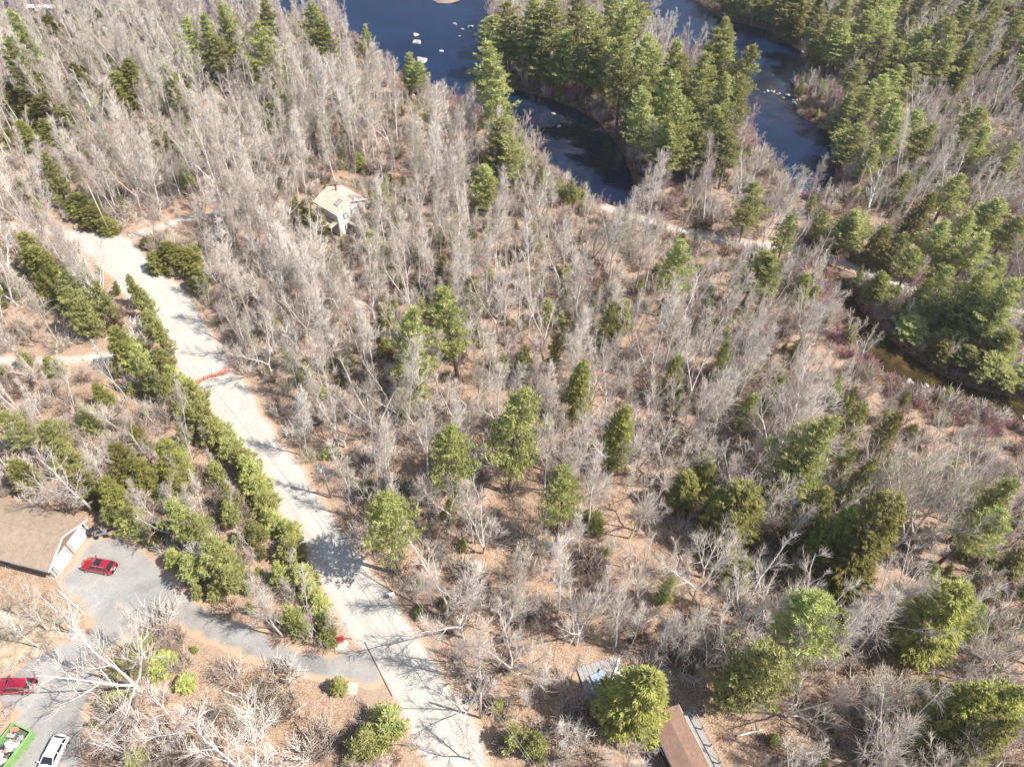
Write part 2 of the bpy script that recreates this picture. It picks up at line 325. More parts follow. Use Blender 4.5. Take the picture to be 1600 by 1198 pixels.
ribbon('gravel_road', gRL, gRR, 240, 17, M['gravel'], .03, 'wide pale gravel road running through the bare woods', 5)
def offset_line(L, wdt):
    L = np.array(L); t = np.gradient(L, axis=0); t /= np.linalg.norm(t, axis=1)[:, None]; nn = np.stack([-t[:, 1], t[:, 0]], 1); return L+nn*wdt, L-nn*wdt
for nm, L, wd_, lb, sd_ in (('gravel_path', gPA, 1.7, 'pale gravel drive branching off to the tan-roofed house', 11), ('gravel_path', gPB, 1.8, 'narrow grey track crossing the brook behind the trees', 12), ('gravel_path', gPC, 1.9, 'sandy track in the woods at the left edge', 13)):
    a, b = offset_line(L, wd_); ribbon(nm, a, b, 70, 9, M['gravel'], .02, lb, sd_)
def sheet(name, poly, mt, z, label, cell=.9, jit=.5, seed=1):
    lo, hi = poly.min(0), poly.max(0); gx = np.arange(lo[0]-1, hi[0]+1, cell); gy = np.arange(lo[1]-1, hi[1]+1, cell); X, Y = np.meshgrid(gx, gy, indexing='ij')
    P = np.stack([X.ravel(), Y.ravel()], 1); d = sdist(P, poly)+jit*2*(vnoise(P[:, 0]/1.9, P[:, 1]/1.9, seed)-.5)
    Z = np.where(d < 0, z, z-.05*0-np.clip(d*.25, 0, .2)); ny_ = len(gy); i = (np.arange(len(gx)-1)[:, None]*ny_+np.arange(ny_-1)[None]).ravel()
    Q = np.stack([i, i+ny_, i+ny_+1, i+1], 1); keep = d[Q].min(1) < .7; me = mesh_np(name, np.column_stack([P, Z]), Q[keep], None, [mt], smooth=True)
    fattr(me, 'edge', np.clip(1+d/1.0, 0, 1)); return tag(put(name, me), label, kind='structure')
sheet('driveway', gDrive, M['asphalt'], .055, 'worn grey asphalt driveway curving from the road to the garage')

# ------------------------------------------------------------------ water
def water(name, poly, brown, label, wz=WZ):
    lo, hi = poly.min(0)-6, poly.max(0)+6
    gx = np.arange(lo[0], hi[0]+4, 4.0); gy = np.arange(lo[1], hi[1]+4, 4.0); X, Y = np.meshgrid(gx, gy, indexing='ij'); P = np.stack([X.ravel(), Y.ravel()], 1)
    ny_ = len(gy); i = (np.arange(len(gx)-1)[:, None]*ny_+np.arange(ny_-1)[None]).ravel(); Q = np.stack([i, i+ny_, i+ny_+1, i+1], 1)
    d = sdist(P, poly); keep = d[Q].min(1) < 5; me = mesh_np(name, np.column_stack([P, np.full(len(P), wz)]), Q[keep], None, [M['water']])
    fattr(me, 'brown', brown(P)); return tag(put(name, me), label, kind='structure')
pool = G(950, 200, WZ); chan = G(1230, 150, WZ)
water('lake_water', W1, lambda P: np.clip(.45*np.exp(-((np.hypot(*(P-pool).T))/22)**2)+.35*np.exp(-((np.hypot(*(P-chan).T))/20)**2), 0, 1), 'deep blue lake with a dark channel round the wooded point')
W2b = W2
water('brook_water', W2, lambda P: np.ones(len(P)), 'shallow brown brook running past the pines', WZ-.02)

# ------------------------------------------------------------------ trees: bare ones
def unit(v): return v/(np.linalg.norm(v)+1e-9)
class Grow:
    def __init__(s, seed): s.r = random.Random(seed); s.np = RS(seed); s.wood = []; s.twig = []; s.leafp = []; s.leafd = []
    def chain(s, p, d, L, r, n, wand, up, tip=.35):
        P = [np.array(p, float)]; d = unit(np.array(d, float)); R = [r]
        for i in range(n):
            d = unit(d+s.np.normal(0, wand, 3)+np.array([0, 0, up])); P.append(P[-1]+d*L/n); R.append(r*(1-(1-tip)*(i+1)/n))
        return np.array(P), np.array(R)
    def perp(s, d, ang, az):
        d = unit(d); ref = np.array([0, 0, 1.]) if abs(d[2]) < .9 else np.array([1., 0, 0]); a = unit(np.cross(d, ref)); b = np.cross(d, a)
        return d*math.cos(ang)+(a*math.cos(az)+b*math.sin(az))*math.sin(ang)
def at(P, t):
    x = t*(len(P)-1); i = min(int(x), len(P)-2); f = x-i; return P[i]*(1-f)+P[i+1]*f, unit(P[i+1]-P[i])
def bare_tree(seed, h, spread, tr, fork=0, start=.35, n1=13, n2=7, n3=7, ang=.75, twr=.021, wand=.08):
    g = Grow(seed); r = g.r; stems = []
    if fork:
        th = h*r.uniform(.12, .3); P, R = g.chain((0, 0, -.3), (g.np.normal(0, .05), g.np.normal(0, .05), 1), th, tr, 3, .03, .02, .8); g.wood.append((P, R, 6))
        for k in range(fork):
            a = 2*math.pi*(k+r.random()*.5)/fork; d = g.perp(np.array([0, 0, 1.]), r.uniform(.22, .5)*(spread/4)**.5, a)
            Q, S = g.chain(P[-1], d, (h-th)*r.uniform(.85, 1.0), tr*.68, 6, wand, .04, .2); g.wood.append((Q, S, 5)); stems.append((Q, S, .2))
    else:
        P, R = g.chain((0, 0, -.3), (g.np.normal(0, .05), g.np.normal(0, .05), 1), h, tr, 7, wand*.5, .05, .15); g.wood.append((P, R, 6)); stems.append((P, R, start))
    n1e = max(5, int(n1/len(stems)+.5))
    for P, R, st in stems:
        for i in range(n1e):
            t = st+(1-st)*(i+r.random())/n1e; p, d = at(P, min(t, .98)); az = i*2.4+r.uniform(-.5, .5)
            L = spread*(1.0-.55*((t-st)/(1-st)))*r.uniform(.7, 1.25)*(1 if not fork else .72)
            q = g.perp(d, ang*r.uniform(.75, 1.25)*(1-.4*t), az); rr = max(tr*.36*(1-.6*t), .022)
            B, S = g.chain(p, q, L, rr, 4, wand*1.5, .10, .35); g.wood.append((B, S, 4))
            for j in range(n2):
                t2 = .22+.78*(j+r.random())/n2; p2, d2 = at(B, min(t2, .99)); L2 = L*.5*(1.15-.6*t2)*r.uniform(.7, 1.3)+.25
                q2 = g.perp(d2, r.uniform(.45, .95), r.random()*6.28); C, S2 = g.chain(p2, q2, L2, max(rr*.42, .016), 3, wand*2, .13, .5); g.twig.append((C, S2, 3))
                for k in range(n3):
                    t3 = .15+.85*(k+r.random())/n3; p3, d3 = at(C, min(t3, .99)); L3 = L2*.55*r.uniform(.5, 1.5)+.18
                    q3 = g.perp(d3, r.uniform(.35, .8), r.random()*6.28); D, S3 = g.chain(p3, q3, L3, twr, 1, .12, .12, .5); g.twig.append((D, S3, 3))
    return g
def bare_meshes(name, wm, tm, **k):
    g = bare_tree(**k); V, Q = tubes_np(g.wood); a = mesh_np('trunk', V, Q, None, [wm], smooth=True); V2, Q2 = tubes_np(g.twig); b = mesh_np('crown', V2, Q2, None, [tm])
    Vj, Qj, _ = merge([(V, Q, None), (V2, Q2, None)]); mi = np.concatenate([np.zeros(len(Q), int), np.ones(len(Q2), int)])
    j = mesh_np(name, Vj, Qj, None, [wm, tm], mi); return dict(trunk=a, crown=b, joined=j, h=k['h'], sp=k['spread'])
G_, T_, R_, W_ = M['bark_grey'], M['twig_grey'], M['twig_red'], M['bark_white']
def bare_set(f, tw, seed0, cnt):
    B = {'slim': [], 'wide': [], 'big': [], 'birch': [], 'red': []}; n = lambda q: max(3, int(q*f+.5))
    for i in range(cnt[0]): B['slim'].append(bare_meshes('bare_tree', G_, T_, seed=seed0+10+i, h=15.0+i*.7, spread=2.7+.18*i, tr=.17, start=.36, n1=n(23), n2=n(7), n3=n(6), ang=.56, wand=.07, twr=tw))
    for i in range(cnt[1]): B['wide'].append(bare_meshes('bare_tree', G_, T_, seed=seed0+30+i, h=14.0+i*.7, spread=3.9+.2*(i % 4), tr=.20, fork=2+i % 3, n1=n(23), n2=n(7), n3=n(6), ang=.72, twr=tw))
    for i in range(cnt[2]): B['big'].append(bare_meshes('bare_tree', G_, T_, seed=seed0+50+i, h=16.0, spread=6.4, tr=.27, fork=3+i % 2, n1=n(24), n2=n(8), n3=n(6), ang=.78, wand=.085, twr=tw*1.1))
    for i in range(cnt[3]): B['birch'].append(bare_meshes('birch_tree', W_, T_, seed=seed0+70+i, h=12.5+i, spread=2.2, tr=.12, start=.42, n1=n(15), n2=n(6), n3=n(6), ang=.6, wand=.1, twr=tw*.9))
    for i in range(cnt[4]): B['red'].append(bare_meshes('maple_tree', G_, R_, seed=seed0+90+i, h=11.5+i, spread=3.4, tr=.15, fork=3, n1=n(19), n2=n(8), n3=n(7), ang=.7, twr=tw*1.1))
    return B
BT = bare_set(.95, .0145, 0, (7, 6, 4, 3, 3)); BF = bare_set(.9, .0165, 500, (7, 6, 3, 2, 3))

# ------------------------------------------------------------------ trees: conifers
def tufts(C, D, k, L, wd, spread, seed, flat=0.0):
    r = RS(seed); C = np.repeat(np.array(C), k, 0); D = np.repeat(np.array(D), k, 0); n = len(C)
    d = D+r.normal(0, spread, (n, 3)); d[:, 2] *= (1-flat); d /= np.linalg.norm(d, axis=1, keepdims=True)+1e-9
    s = np.cross(d, r.normal(0, 1, (n, 3))); 
    if flat: s = np.cross(d, np.array([0, 0, 1.])+r.normal(0, .35, (n, 3)))
    s /= np.linalg.norm(s, axis=1, keepdims=True)+1e-9
    l = L*r.uniform(.6, 1.3, (n, 1)); ww = wd*r.uniform(.7, 1.3, (n, 1)); b = C+r.normal(0, L*.25, (n, 3))
    V = np.stack([b-s*ww/2, b+s*ww/2, b+d*l], 1).reshape(-1, 3); return V, np.arange(n*3).reshape(-1, 3)
def pine(seed, h, R, lo=.28, dense=1.0, k=12, L=.42, wdt=.13):
    g = Grow(seed); r = g.r; P, S = g.chain((0, 0, -.3), (0, 0, 1), h+.3, .03+h*.013, 8, .025, .05, .12); g.wood.append((P, S, 6))
    z = lo*h; C, D = [], []
    lob = [r.uniform(.62, 1.15) for _ in range(6)]
    while z < h*.985:
        t = (z-lo*h)/(h*(1-lo)); prof = (.55+.45*min(1, t/.25))*(1-t)**.7+.08; nb = r.choice([4, 5, 5, 6]); a0 = r.random()*6.28
        for b in range(nb):
            az = a0+b*6.28/nb+r.uniform(-.3, .3); ll = R*prof*r.uniform(.55, 1.25)*lob[int((az % 6.28)/6.28*6) % 6]; el = r.uniform(.0, .28)+.55*t
            p, _ = at(P, (z+.3)/(h+.3)); B, S2 = g.chain(p, (math.cos(az)*math.cos(el), math.sin(az)*math.cos(el), math.sin(el)), ll, .045*(1-.5*t), 4, .06, .03, .4); g.wood.append((B, S2, 3))
            nt_ = max(3, int(ll*5.2*dense))
            for i in range(nt_):
                q = .25+.75*(i+r.random())/nt_; p2, d2 = at(B, min(q, .99)); side = r.uniform(-1, 1)*ll*.34*(1.15-q*.6); nrm = unit(np.cross(d2, [0, 0, 1.]))
                C.append(p2+nrm*side+np.array([0, 0, r.uniform(-.05, .28)])); D.append(unit(d2*.5+nrm*side/(ll+.1)+np.array([0, 0, .75])))
        z += r.uniform(.6, 1.15)*(1 if h > 8 else .5)
    C.append(P[-1]); D.append(np.array([0, 0, 1.]))
    V, T = tufts(C, D, k, L, wdt, .55, seed); return g, V, T
def hemlock(seed, h, R, lo=.08, dense=1.0, k=10, L=.36, wdt=.13, dome=.75):
    g = Grow(seed); r = g.r; P, S = g.chain((0, 0, -.3), (0, 0, 1), h+.3, .03+h*.012, 8, .02, .05, .1); g.wood.append((P, S, 6)); C, D = [], []
    nb = int(h*(9 if h > 8 else 11)*dense); lob = [r.uniform(.8, 1.12) for _ in range(8)]
    for b in range(nb):
        t = (b+r.random())/nb; t = t**1.15; z = lo*h+t*h*(1-lo)*.985; az = b*2.399+r.uniform(-.4, .4); prof = (.72+.28*min(1, t/.18))*(1-t**1.25)**dome+.06
        ll = R*prof*r.uniform(.78, 1.1)*lob[int((az % 6.28)/6.28*8) % 8]; el = .25+.5*t-.15
        p, _ = at(P, (z+.3)/(h+.3)); B, S2 = g.chain(p, (math.cos(az)*math.cos(el), math.sin(az)*math.cos(el), math.sin(el)), ll, .03, 4, .05, -.03, .4); g.wood.append((B, S2, 3))
        nt_ = max(3, int(ll*5.5))
        for i in range(nt_):
            q = .32+.68*(i+r.random())/nt_; p2, d2 = at(B, min(q, .99)); side = r.uniform(-1, 1)*ll*.36*(1.2-q*.8); nrm = unit(np.cross(d2, [0, 0, 1.]))
            C.append(p2+nrm*side-np.array([0, 0, abs(side)*.12])); D.append(unit(d2*.75+nrm*side/(ll+.1)*1.6+np.array([0, 0, .12])))
    V, T = tufts(C, D, k, L, wdt, .42, seed, .25); return g, V, T
def con_meshes(fn, lm, nm, **k):
    g, V, T = fn(**k); Vw, Qw = tubes_np(g.wood); a = mesh_np('trunk', Vw, Qw, None, [M['bark_dark']], smooth=True); b = mesh_np('crown', V, None, T, [lm])
    Vj, Qj, Tj = merge([(Vw, Qw, None), (V, None, T)]); mi = np.concatenate([np.zeros(len(Qw), int), np.ones(len(Tj), int)]); j = mesh_np(nm, Vj, Qj, Tj, [M['bark_dark'], lm], mi)
    return dict(trunk=a, crown=b, joined=j, h=k['h'], R=k['R'])
CT = {'P': [], 'H': [], 'C': [], 'Y': []}
for i in range(5): CT['P'].append(con_meshes(pine, M['pine'], 'pine_tree', seed=200+i, h=21.0, R=4.0, lo=(.26, .38, .45, .32, .2)[i]))
for i in range(4): CT['H'].append(con_meshes(hemlock, M['hemlock'], 'hemlock_tree', seed=220+i, h=16.0, R=3.4, dome=(.5, .7, .6, .42)[i]))
for i in range(3): CT['C'].append(con_meshes(hemlock, M['cedar'], 'young_evergreen', seed=240+i, h=5.0, R=1.9, lo=.02, dense=1.3, L=.28, wdt=.11, dome=.6))
for i in range(3): CT['Y'].append(con_meshes(pine, M['pine'], 'young_pine', seed=260+i, h=5.5, R=1.7, lo=.1, dense=1.2, L=.3, wdt=.09))

LANDMARKS = []
def lm(name, px, py): LANDMARKS.append((name, G(px, py)))
for a in (('the red plastic barrier', 334, 590), ('the tan-roofed house', 520, 335), ('the transformer pole', 516, 777), ('the short roadside pole', 750, 1121),
          ('the red SUV near the garage', 157, 884), ('the red SUV at the left edge', 27, 1070), ('the open green dumpster', 25, 1165), ('the white car', 85, 1175), ('the driveway mouth', 575, 1035),
          ('the red box by the driveway', 534, 1004), ('the driveway boulder', 120, 990), ('the brown-roofed cabin', 1075, 1150), ('the junk-strewn grey slab', 940, 1060), ('the white roadside box', 612, 932),
          ('the bend in the driveway', 400, 1010), ('the garage doors', 119, 871), ('the far-bend pole', 174, 370), ('the blue culvert pipe', 735, 1093), ('the brook bend', 1420, 600),
          ('the open leafy clearing mid-woods', 760, 940), ('the lower right pair of pines', 1260, 1100), ('the round evergreen lower right', 1515, 1060), ('the evergreen beside the cabin', 1010, 1160),
          ('the pine leaning over the road', 627, 898), ('the middle pine of the woods', 803, 785), ('the narrow middle pine', 700, 830), ('the domed evergreen right of centre', 1168, 880), ('the tall shaded evergreen at right', 1395, 960), ('the pine above the right clearing', 1282, 830),
          ('the bottom edge left of the road', 480, 1170), ('the lower right corner', 1560, 1180), ('the bottom edge right of the cabin', 1250, 1180), ('the bottom edge before the cabin', 880, 1180),
          ('the evergreen hedge above the driveway', 450, 930), ('the small pine right of the middle', 888, 860), ('the dark evergreen beside the middle pine', 975, 740), ('the right edge halfway down', 1580, 800), ('the left edge halfway down', 20, 700), ('the left evergreens', 190, 760), ('the riffle in the right channel', 1215, 160), ('the head of the dark channel', 850, 170), ('the flat lake boulder', 658, 150), ('the tip of the wooded point', 790, 60), ('the middle of the wooded point', 940, 120), ('the right shore of the wooded point', 1130, 150), ('the top right corner', 1580, 40), ('the top edge right of the channel', 1180, 20), ('the marsh at the right edge', 1570, 140), ('the back track bend', 1210, 386), ('the back track bridge', 1290, 402), ('the right end of the back track', 1560, 480), ('the right edge above the brook', 1590, 560), ('the top edge among the far pines', 1380, 40), ('the upper left corner', 20, 40), ('the olive clump upper left', 180, 190), ('the lone upper left evergreen', 270, 190), ('the top left pine pair', 410, 110), ('the lake shore ledge', 590, 110), ('the neck of the wooded point', 1080, 300), ('the pink trees by the channel', 940, 330), ('the back clearing', 540, 250), ('the far bank point', 1270, 100), ('the woods right of the channel', 1400, 250), ('the right edge above the track', 1580, 380), ('the far left track', 60, 566), ('the upper road bushes', 270, 440), ('the leftmost middle pine pair', 670, 620), ('the pine below the back track', 1062, 500), ('the upper middle clearing', 870, 460), ('the roadside right of the barrier', 470, 590), ('the woods below the white house', 560, 450), ('the orange clearing at right', 1130, 700), ('the red shrubs by the brook', 1300, 580), ('the narrow olive evergreen mid-woods', 915, 660), ('the lone right bank pine', 1440, 260), ('the pine by the back track', 1185, 400), ('the pines under the marsh', 1510, 300), ('the rightmost pine of the point', 1145, 243), ('the far bank boulder', 1258, 120), ('the top edge at far right', 1480, 30), ('the slope left of the brook', 1220, 520), ('the gap between track and middle woods', 960, 400)): lm(*a)
LMX = np.array([a[1] for a in LANDMARKS])
ORD = ['nearest', 'second nearest', 'third nearest', 'fourth nearest', 'fifth nearest', 'sixth nearest', 'seventh nearest', 'eighth nearest', 'ninth nearest', 'tenth nearest', 'eleventh nearest', 'twelfth nearest']
def region(px, py):
    v = 'back' if py < 330 else 'middle' if py < 760 else 'front'; h = 'left' if px < 533 else 'centre' if px < 1066 else 'right'; return v, h
placed = {}            # kind word -> list of (root, x, y, px, py, desc)
def tree_obj(src, name, x, y, scale, rz, tilt=(0, 0), parts=True, kindword='bare tree', desc='', z=None, sxy=None):
    z = float(height([[x, y]])[0]) if z is None else z
    o = put(name, None, loc=(x, y, z-.05), rot=(tilt[0], tilt[1], rz), scale=(sxy or scale, sxy or scale, scale)); o.empty_display_size = .5
    put('trunk', src['trunk'], o); put('crown', src['crown'], o)
    pp, _ = PROJ([[x, y, 0]]); placed.setdefault(kindword, []).append((o, x, y, pp[0][0], pp[0][1], desc)); return o
def label_all():
    for kw, L in placed.items():
        P = np.array([(a[1], a[2]) for a in L]); D = np.linalg.norm(P[:, None]-LMX[None], axis=2); near = D.argmin(1)
        for k in range(len(LANDMARKS)):
            idx = np.where(near == k)[0]; idx = idx[np.argsort(D[idx, k])]
            for rank, i in enumerate(idx):
                o, x, y, px, py, desc = L[i]
                if o.get('label'): continue
                if rank < 12 and D[i, k] < 60: lab = f'{desc}, {ORD[rank]} to {LANDMARKS[k][0]}'; grp = None
                else:
                    v, h = region(px, py); lab = f'{desc} in the {v} {h} of the woods'; 
                    if h == 'centre': lab = f'{desc} in the {v} centre of the woods'
                tag(o, lab, kw, f'{desc.split(", ")[0].split(" with ")[0]} group in the woods')

RND = random.Random(7)
CON = []
def con(x, y, wpx, kind, h): CON.append((x, y, wpx, kind, h))
CL = '''20 15 40 P 13;5 60 42 P 13;75 24 36 H 8;110 98 42 H 9;195 92 54 H 11;166 125 42 H 9;178 112 40 H 9;270 118 44 H 11;8 128 42 H 9;38 138 42 H 9;62 150 48 H 9;66 186 44 H 8;30 190 34 H 8;98 160 40 H 8;
235 194 32 H 8;285 32 36 P 11;312 20 36 P 12;345 -2 36 P 13;405 -2 38 P 13;412 36 44 P 13;372 76 48 H 9;396 92 42 H 8;490 8 36 P 12;505 32 32 P 10;330 60 34 P 9;358 60 18 H 6;240 72 18 H 6;322 108 18 H 6;145 8 26 H 7;
66 240 30 P 8;70 262 24 H 6;118 306 44 H 3.2;140 322 48 H 3;164 338 34 H 2.6;262 374 50 H 4.4;288 388 44 H 4;240 392 40 H 3;300 412 36 H 4;222 372 34 C 3;472 308 34 H 5;490 326 36 H 5;456 300 22 Y 4;560 238 24 H 3;602 266 22 H 3;
30 362 40 H 7;52 384 40 H 6;95 424 46 P 7;108 452 44 P 7;150 448 40 Y 6;178 508 44 H 7;196 530 50 C 6;216 556 44 Y 6;236 582 40 Y 5;28 540 30 C 4;66 556 30 C 4;150 600 30 H 4;120 470 40 Y 6;60 430 36 H 5;
215 452 34 Y 5;228 482 34 Y 5;244 510 34 Y 5;200 430 30 Y 5;252 540 34 C 5;268 572 34 C 5;
180 700 56 H 8;158 742 50 H 6;214 722 46 H 6;252 690 50 H 7;262 730 36 H 5;92 688 44 C 6;64 660 44 P 6;10 648 42 P 6;120 640 36 C 5;20 720 40 H 5;200 660 30 H 5;110 730 40 H 5;
290 598 50 C 5.5;312 622 52 C 5.5;326 648 52 C 5.5;342 662 46 C 5;352 690 46 C 5;366 694 44 C 5;376 716 46 C 5;388 738 46 C 5;404 762 46 C 5;420 790 46 C 5;438 818 46 C 5;452 846 44 C 4.6;468 876 44 C 4.6;482 904 42 C 4.4;498 932 42 C 4.4;512 958 40 C 4;505 980 38 C 3.2;470 968 40 C 3.5;448 950 40 Y 4;
390 815 40 Y 4;430 880 40 Y 4;350 760 36 Y 5;330 720 30 Y 4;345 790 36 C 4;
268 790 50 P 7.5;325 836 56 P 7.5;346 884 46 P 5;300 868 40 P 5;186 800 46 C 3.2;212 808 42 C 3;238 818 40 H 3;298 806 34 P 6;
634 486 64 P 13;712 448 64 P 13.5;808 604 84 P 15.4;702 655 66 P 14;602 762 72 P 13.5;888 738 52 P 12;916 560 52 H 10;976 634 62 H 9.5;1066 556 38 H 8;652 596 36 H 5;628 606 32 H 5;1062 368 52 P 12;1185 288 42 P 9;1244 336 36 P 9;1346 316 60 P 13;1320 340 44 P 9;
1192 392 50 P 9;1216 402 46 P 9;1262 430 32 H 5;1170 416 30 P 7;1282 655 78 P 14;1262 700 60 P 10;1350 630 40 H 9;1406 645 36 H 8;1366 716 46 H 10;1170 762 92 H 9.5;1140 780 60 H 8;1392 772 98 H 14;1370 830 90 H 11;1300 760 70 H 11;1330 800 74 H 11;
1516 926 106 H 11.5;1220 1004 86 P 11.5;1306 950 90 P 11.5;1180 1040 70 P 9;1012 1040 112 H 11;1532 1140 64 H 8;1582 745 62 P 11;1558 790 60 P 10;1592 1062 90 H 13;1540 1080 80 H 12;1580 1120 80 H 12;1110 716 56 H 6;1080 740 50 H 6;1050 904 34 Y 5;980 470 40 H 5;
776 1094 28 H 2.2;800 1142 44 Y 3.5;836 1156 54 Y 4;656 904 22 H 1.6;655 950 26 H 1.6;600 1118 70 Y 4;565 1150 60 Y 4;212 1008 64 C 2.8;240 1030 50 C 2.6;186 1040 50 C 2.6;170 1084 46 C 2.4;290 1056 34 C 2.2;520 700 22 H 2;512 705 20 C 2;700 500 34 H 6;740 430 36 H 7;690 400 34 H 7;600 470 30 H 6;760 260 34 P 7;760 280 30 P 6;
775 180 50 P 11;800 205 50 P 9;766 62 52 P 14;782 112 54 P 14;635 82 30 P 8;656 96 22 P 7;
765 22 50 P 14;792 48 50 P 14;800 0 50 P 15;835 -12 50 P 15;868 -4 50 P 15;905 -20 50 P 15;940 12 50 P 15;962 -15 50 P 15;985 0 50 P 15;1002 -22 50 P 15;1006 58 50 P 14;985 74 50 P 14;955 52 50 P 15;920 46 50 P 15;880 44 52 P 15;845 54 50 P 15;820 34 50 P 15;
1040 74 50 P 15;1062 60 46 P 14;1076 88 48 P 14;1050 112 50 P 14;1090 114 48 P 13;1130 30 46 P 16;1150 42 46 P 15;1166 62 42 P 14;1120 86 48 P 14;1140 108 48 P 14;1160 122 44 P 13;1080 148 48 P 13;1022 140 46 P 12;1000 112 48 P 14;1112 160 46 P 12;1150 168 46 P 12;930 92 22 H 7;866 86 34 P 11;1065 190 44 P 10;1100 200 44 P 9;1148 210 40 P 9;1040 180 40 P 10;
1286 46 44 P 11;1350 96 46 P 12;1386 118 46 P 12;1402 104 46 P 12;1428 98 46 P 12;1460 84 46 P 12;1482 74 46 P 12;1512 74 46 P 12;1332 140 44 P 11;1362 132 46 P 12;1406 162 46 P 12;1342 188 46 P 11;1312 186 44 P 10;1430 172 44 P 11;1452 196 44 P 10;1412 192 44 P 10;1386 210 44 P 10;1330 220 40 P 9;1370 230 40 P 9;
1530 168 44 P 11;1510 198 46 P 11;1546 196 46 P 11;1582 226 44 P 10;1500 276 48 P 11;1556 308 54 P 12;1522 336 50 P 12;1480 348 46 P 11;1592 338 50 P 12;1494 374 44 P 10;1540 358 50 P 12;1440 388 44 P 10;1572 398 54 P 13;1592 446 56 P 13;1560 462 54 P 12;1546 420 50 P 12;1530 494 54 P 12;1590 516 54 P 12;1578 556 56 P 10;1386 424 32 H 9;1452 436 34 H 9;1440 496 46 P 9;1500 520 46 P 9;1480 480 44 P 10;1600 590 50 P 9;
1415 360 40 P 9;1390 350 34 H 7;1455 300 40 H 8;1420 270 36 P 8;1060 575 34 H 6;870 520 34 Y 7;820 540 34 Y 6;1140 540 40 Y 6;1110 470 36 Y 6;1220 590 40 Y 7;1180 620 46 Y 6;960 480 34 Y 6;'''
for s in CL.replace('\n', '').split(';'):
    if s.strip():
        a = s.split(); con(float(a[0]), float(a[1]), float(a[2]), a[3], float(a[4]))
def fill(poly, n, dmin, kinds, seed):
    r = RS(seed); poly = np.array(poly, float); lo, hi = poly.min(0), poly.max(0); got = []; tries = 0
    while len(got) < n and tries < 20000:
        tries += 1; p = lo+(hi-lo)*r.rand(2)
        if not inpoly(p, poly)[0]: continue
        if any(math.hypot(p[0]-q[0], (p[1]-q[1])*1.6) < dmin for q in got): continue
        got.append(p); k, w0, h0 = kinds[r.randint(len(kinds))]; con(p[0], p[1], w0*r.uniform(.85, 1.2), k, h0*r.uniform(.85, 1.15))
fill([(1110, -45), (1720, -45), (1720, 105), (1560, 95), (1440, 70), (1330, 60), (1290, 40), (1215, 8), (1130, -8)], 64, 23, [('P', 42, 13), ('P', 46, 14), ('H', 30, 9)], 3)
fill([(1340, 420), (1560, 420), (1600, 600), (1540, 560), (1440, 520), (1370, 470)], 12, 26, [('P', 42, 9), ('H', 34, 8)], 4)
nlist = []
conpts = []
names = {'P': 'pine_tree', 'H': 'hemlock_tree', 'C': 'young_evergreen', 'Y': 'young_pine'}
kw = {'P': 'pine tree', 'H': 'hemlock', 'C': 'young evergreen', 'Y': 'young pine'}
DESC = {'P': 'green tufted pine', 'H': 'olive-green evergreen', 'C': 'low bright evergreen', 'Y': 'loose young pine'}
cr = random.Random(5); jq = random.Random(77)
CON = [(x+jq.uniform(-7, 7), y+jq.uniform(-6, 6), w_*jq.uniform(.85, 1.25), k if jq.random() < .85 else 'Y', h*jq.uniform(.65, 1.1)) if k == 'C' else (x, y, w_, k, h) for x, y, w_, k, h in CON]
for (x, y, wpx, k, h) in CON:
    rb = (x > 1270 and y < 420); h *= {'P': 1.1 if rb else 1.55, 'H': 1.05 if (x < 560 and y < 300) else 1.5, 'C': 1.3, 'Y': 1.45}[k] if h > 2.5 else 1; p = G(x, y, h+.2)
    for _ in range(12):
        bpx = PROJ([[p[0], p[1], 0]])[0][0]; bad = wdist([p])[0] < .6 or (x > 1320 and 250 < y < 600 and bpx[1] > 470+(bpx[0]-1330)*.57-10)
        if not bad or h < 5: break
        h *= .93; p = G(x, y, h+.2)
    dep = PROJ([[p[0], p[1], h*.6]])[1][0]; R = wpx*dep/FPX/2
    if wdist([p])[0] < .3 and k != 'X':
        # roots stay on dry land: step towards the nearest bank
        best = None
        for q in range(24):
            for rr in (1.5, 3, 5, 8):
                c = p+rr*np.array([math.cos(q*.262), math.sin(q*.262)])
                if wdist([c])[0] > .6 and (best is None or rr < best[0]): best = (rr, c)
            
        if best is None: continue
        p = best[1]
    src = cr.choice(CT[k]); s = h/src['h']; sxy = R/src['R']*{'P': 1.45 if rb else 1.7 if y < 300 else 1.62, 'H': 1.12, 'C': 1.02, 'Y': 1.2}[k]
    big = '' 
    if k in 'PH': sz = 'tall ' if h > 20 else 'small ' if h < 9 else ''; d = sz+DESC[k]
    else: d = DESC[k]
    tree_obj(src, names[k], p[0], p[1], s, cr.random()*6.28, (cr.gauss(0, .02), cr.gauss(0, .02)), True, kw[k], d, sxy=sxy); conpts.append((p[0], p[1], R, h))
conpts = np.array(conpts)

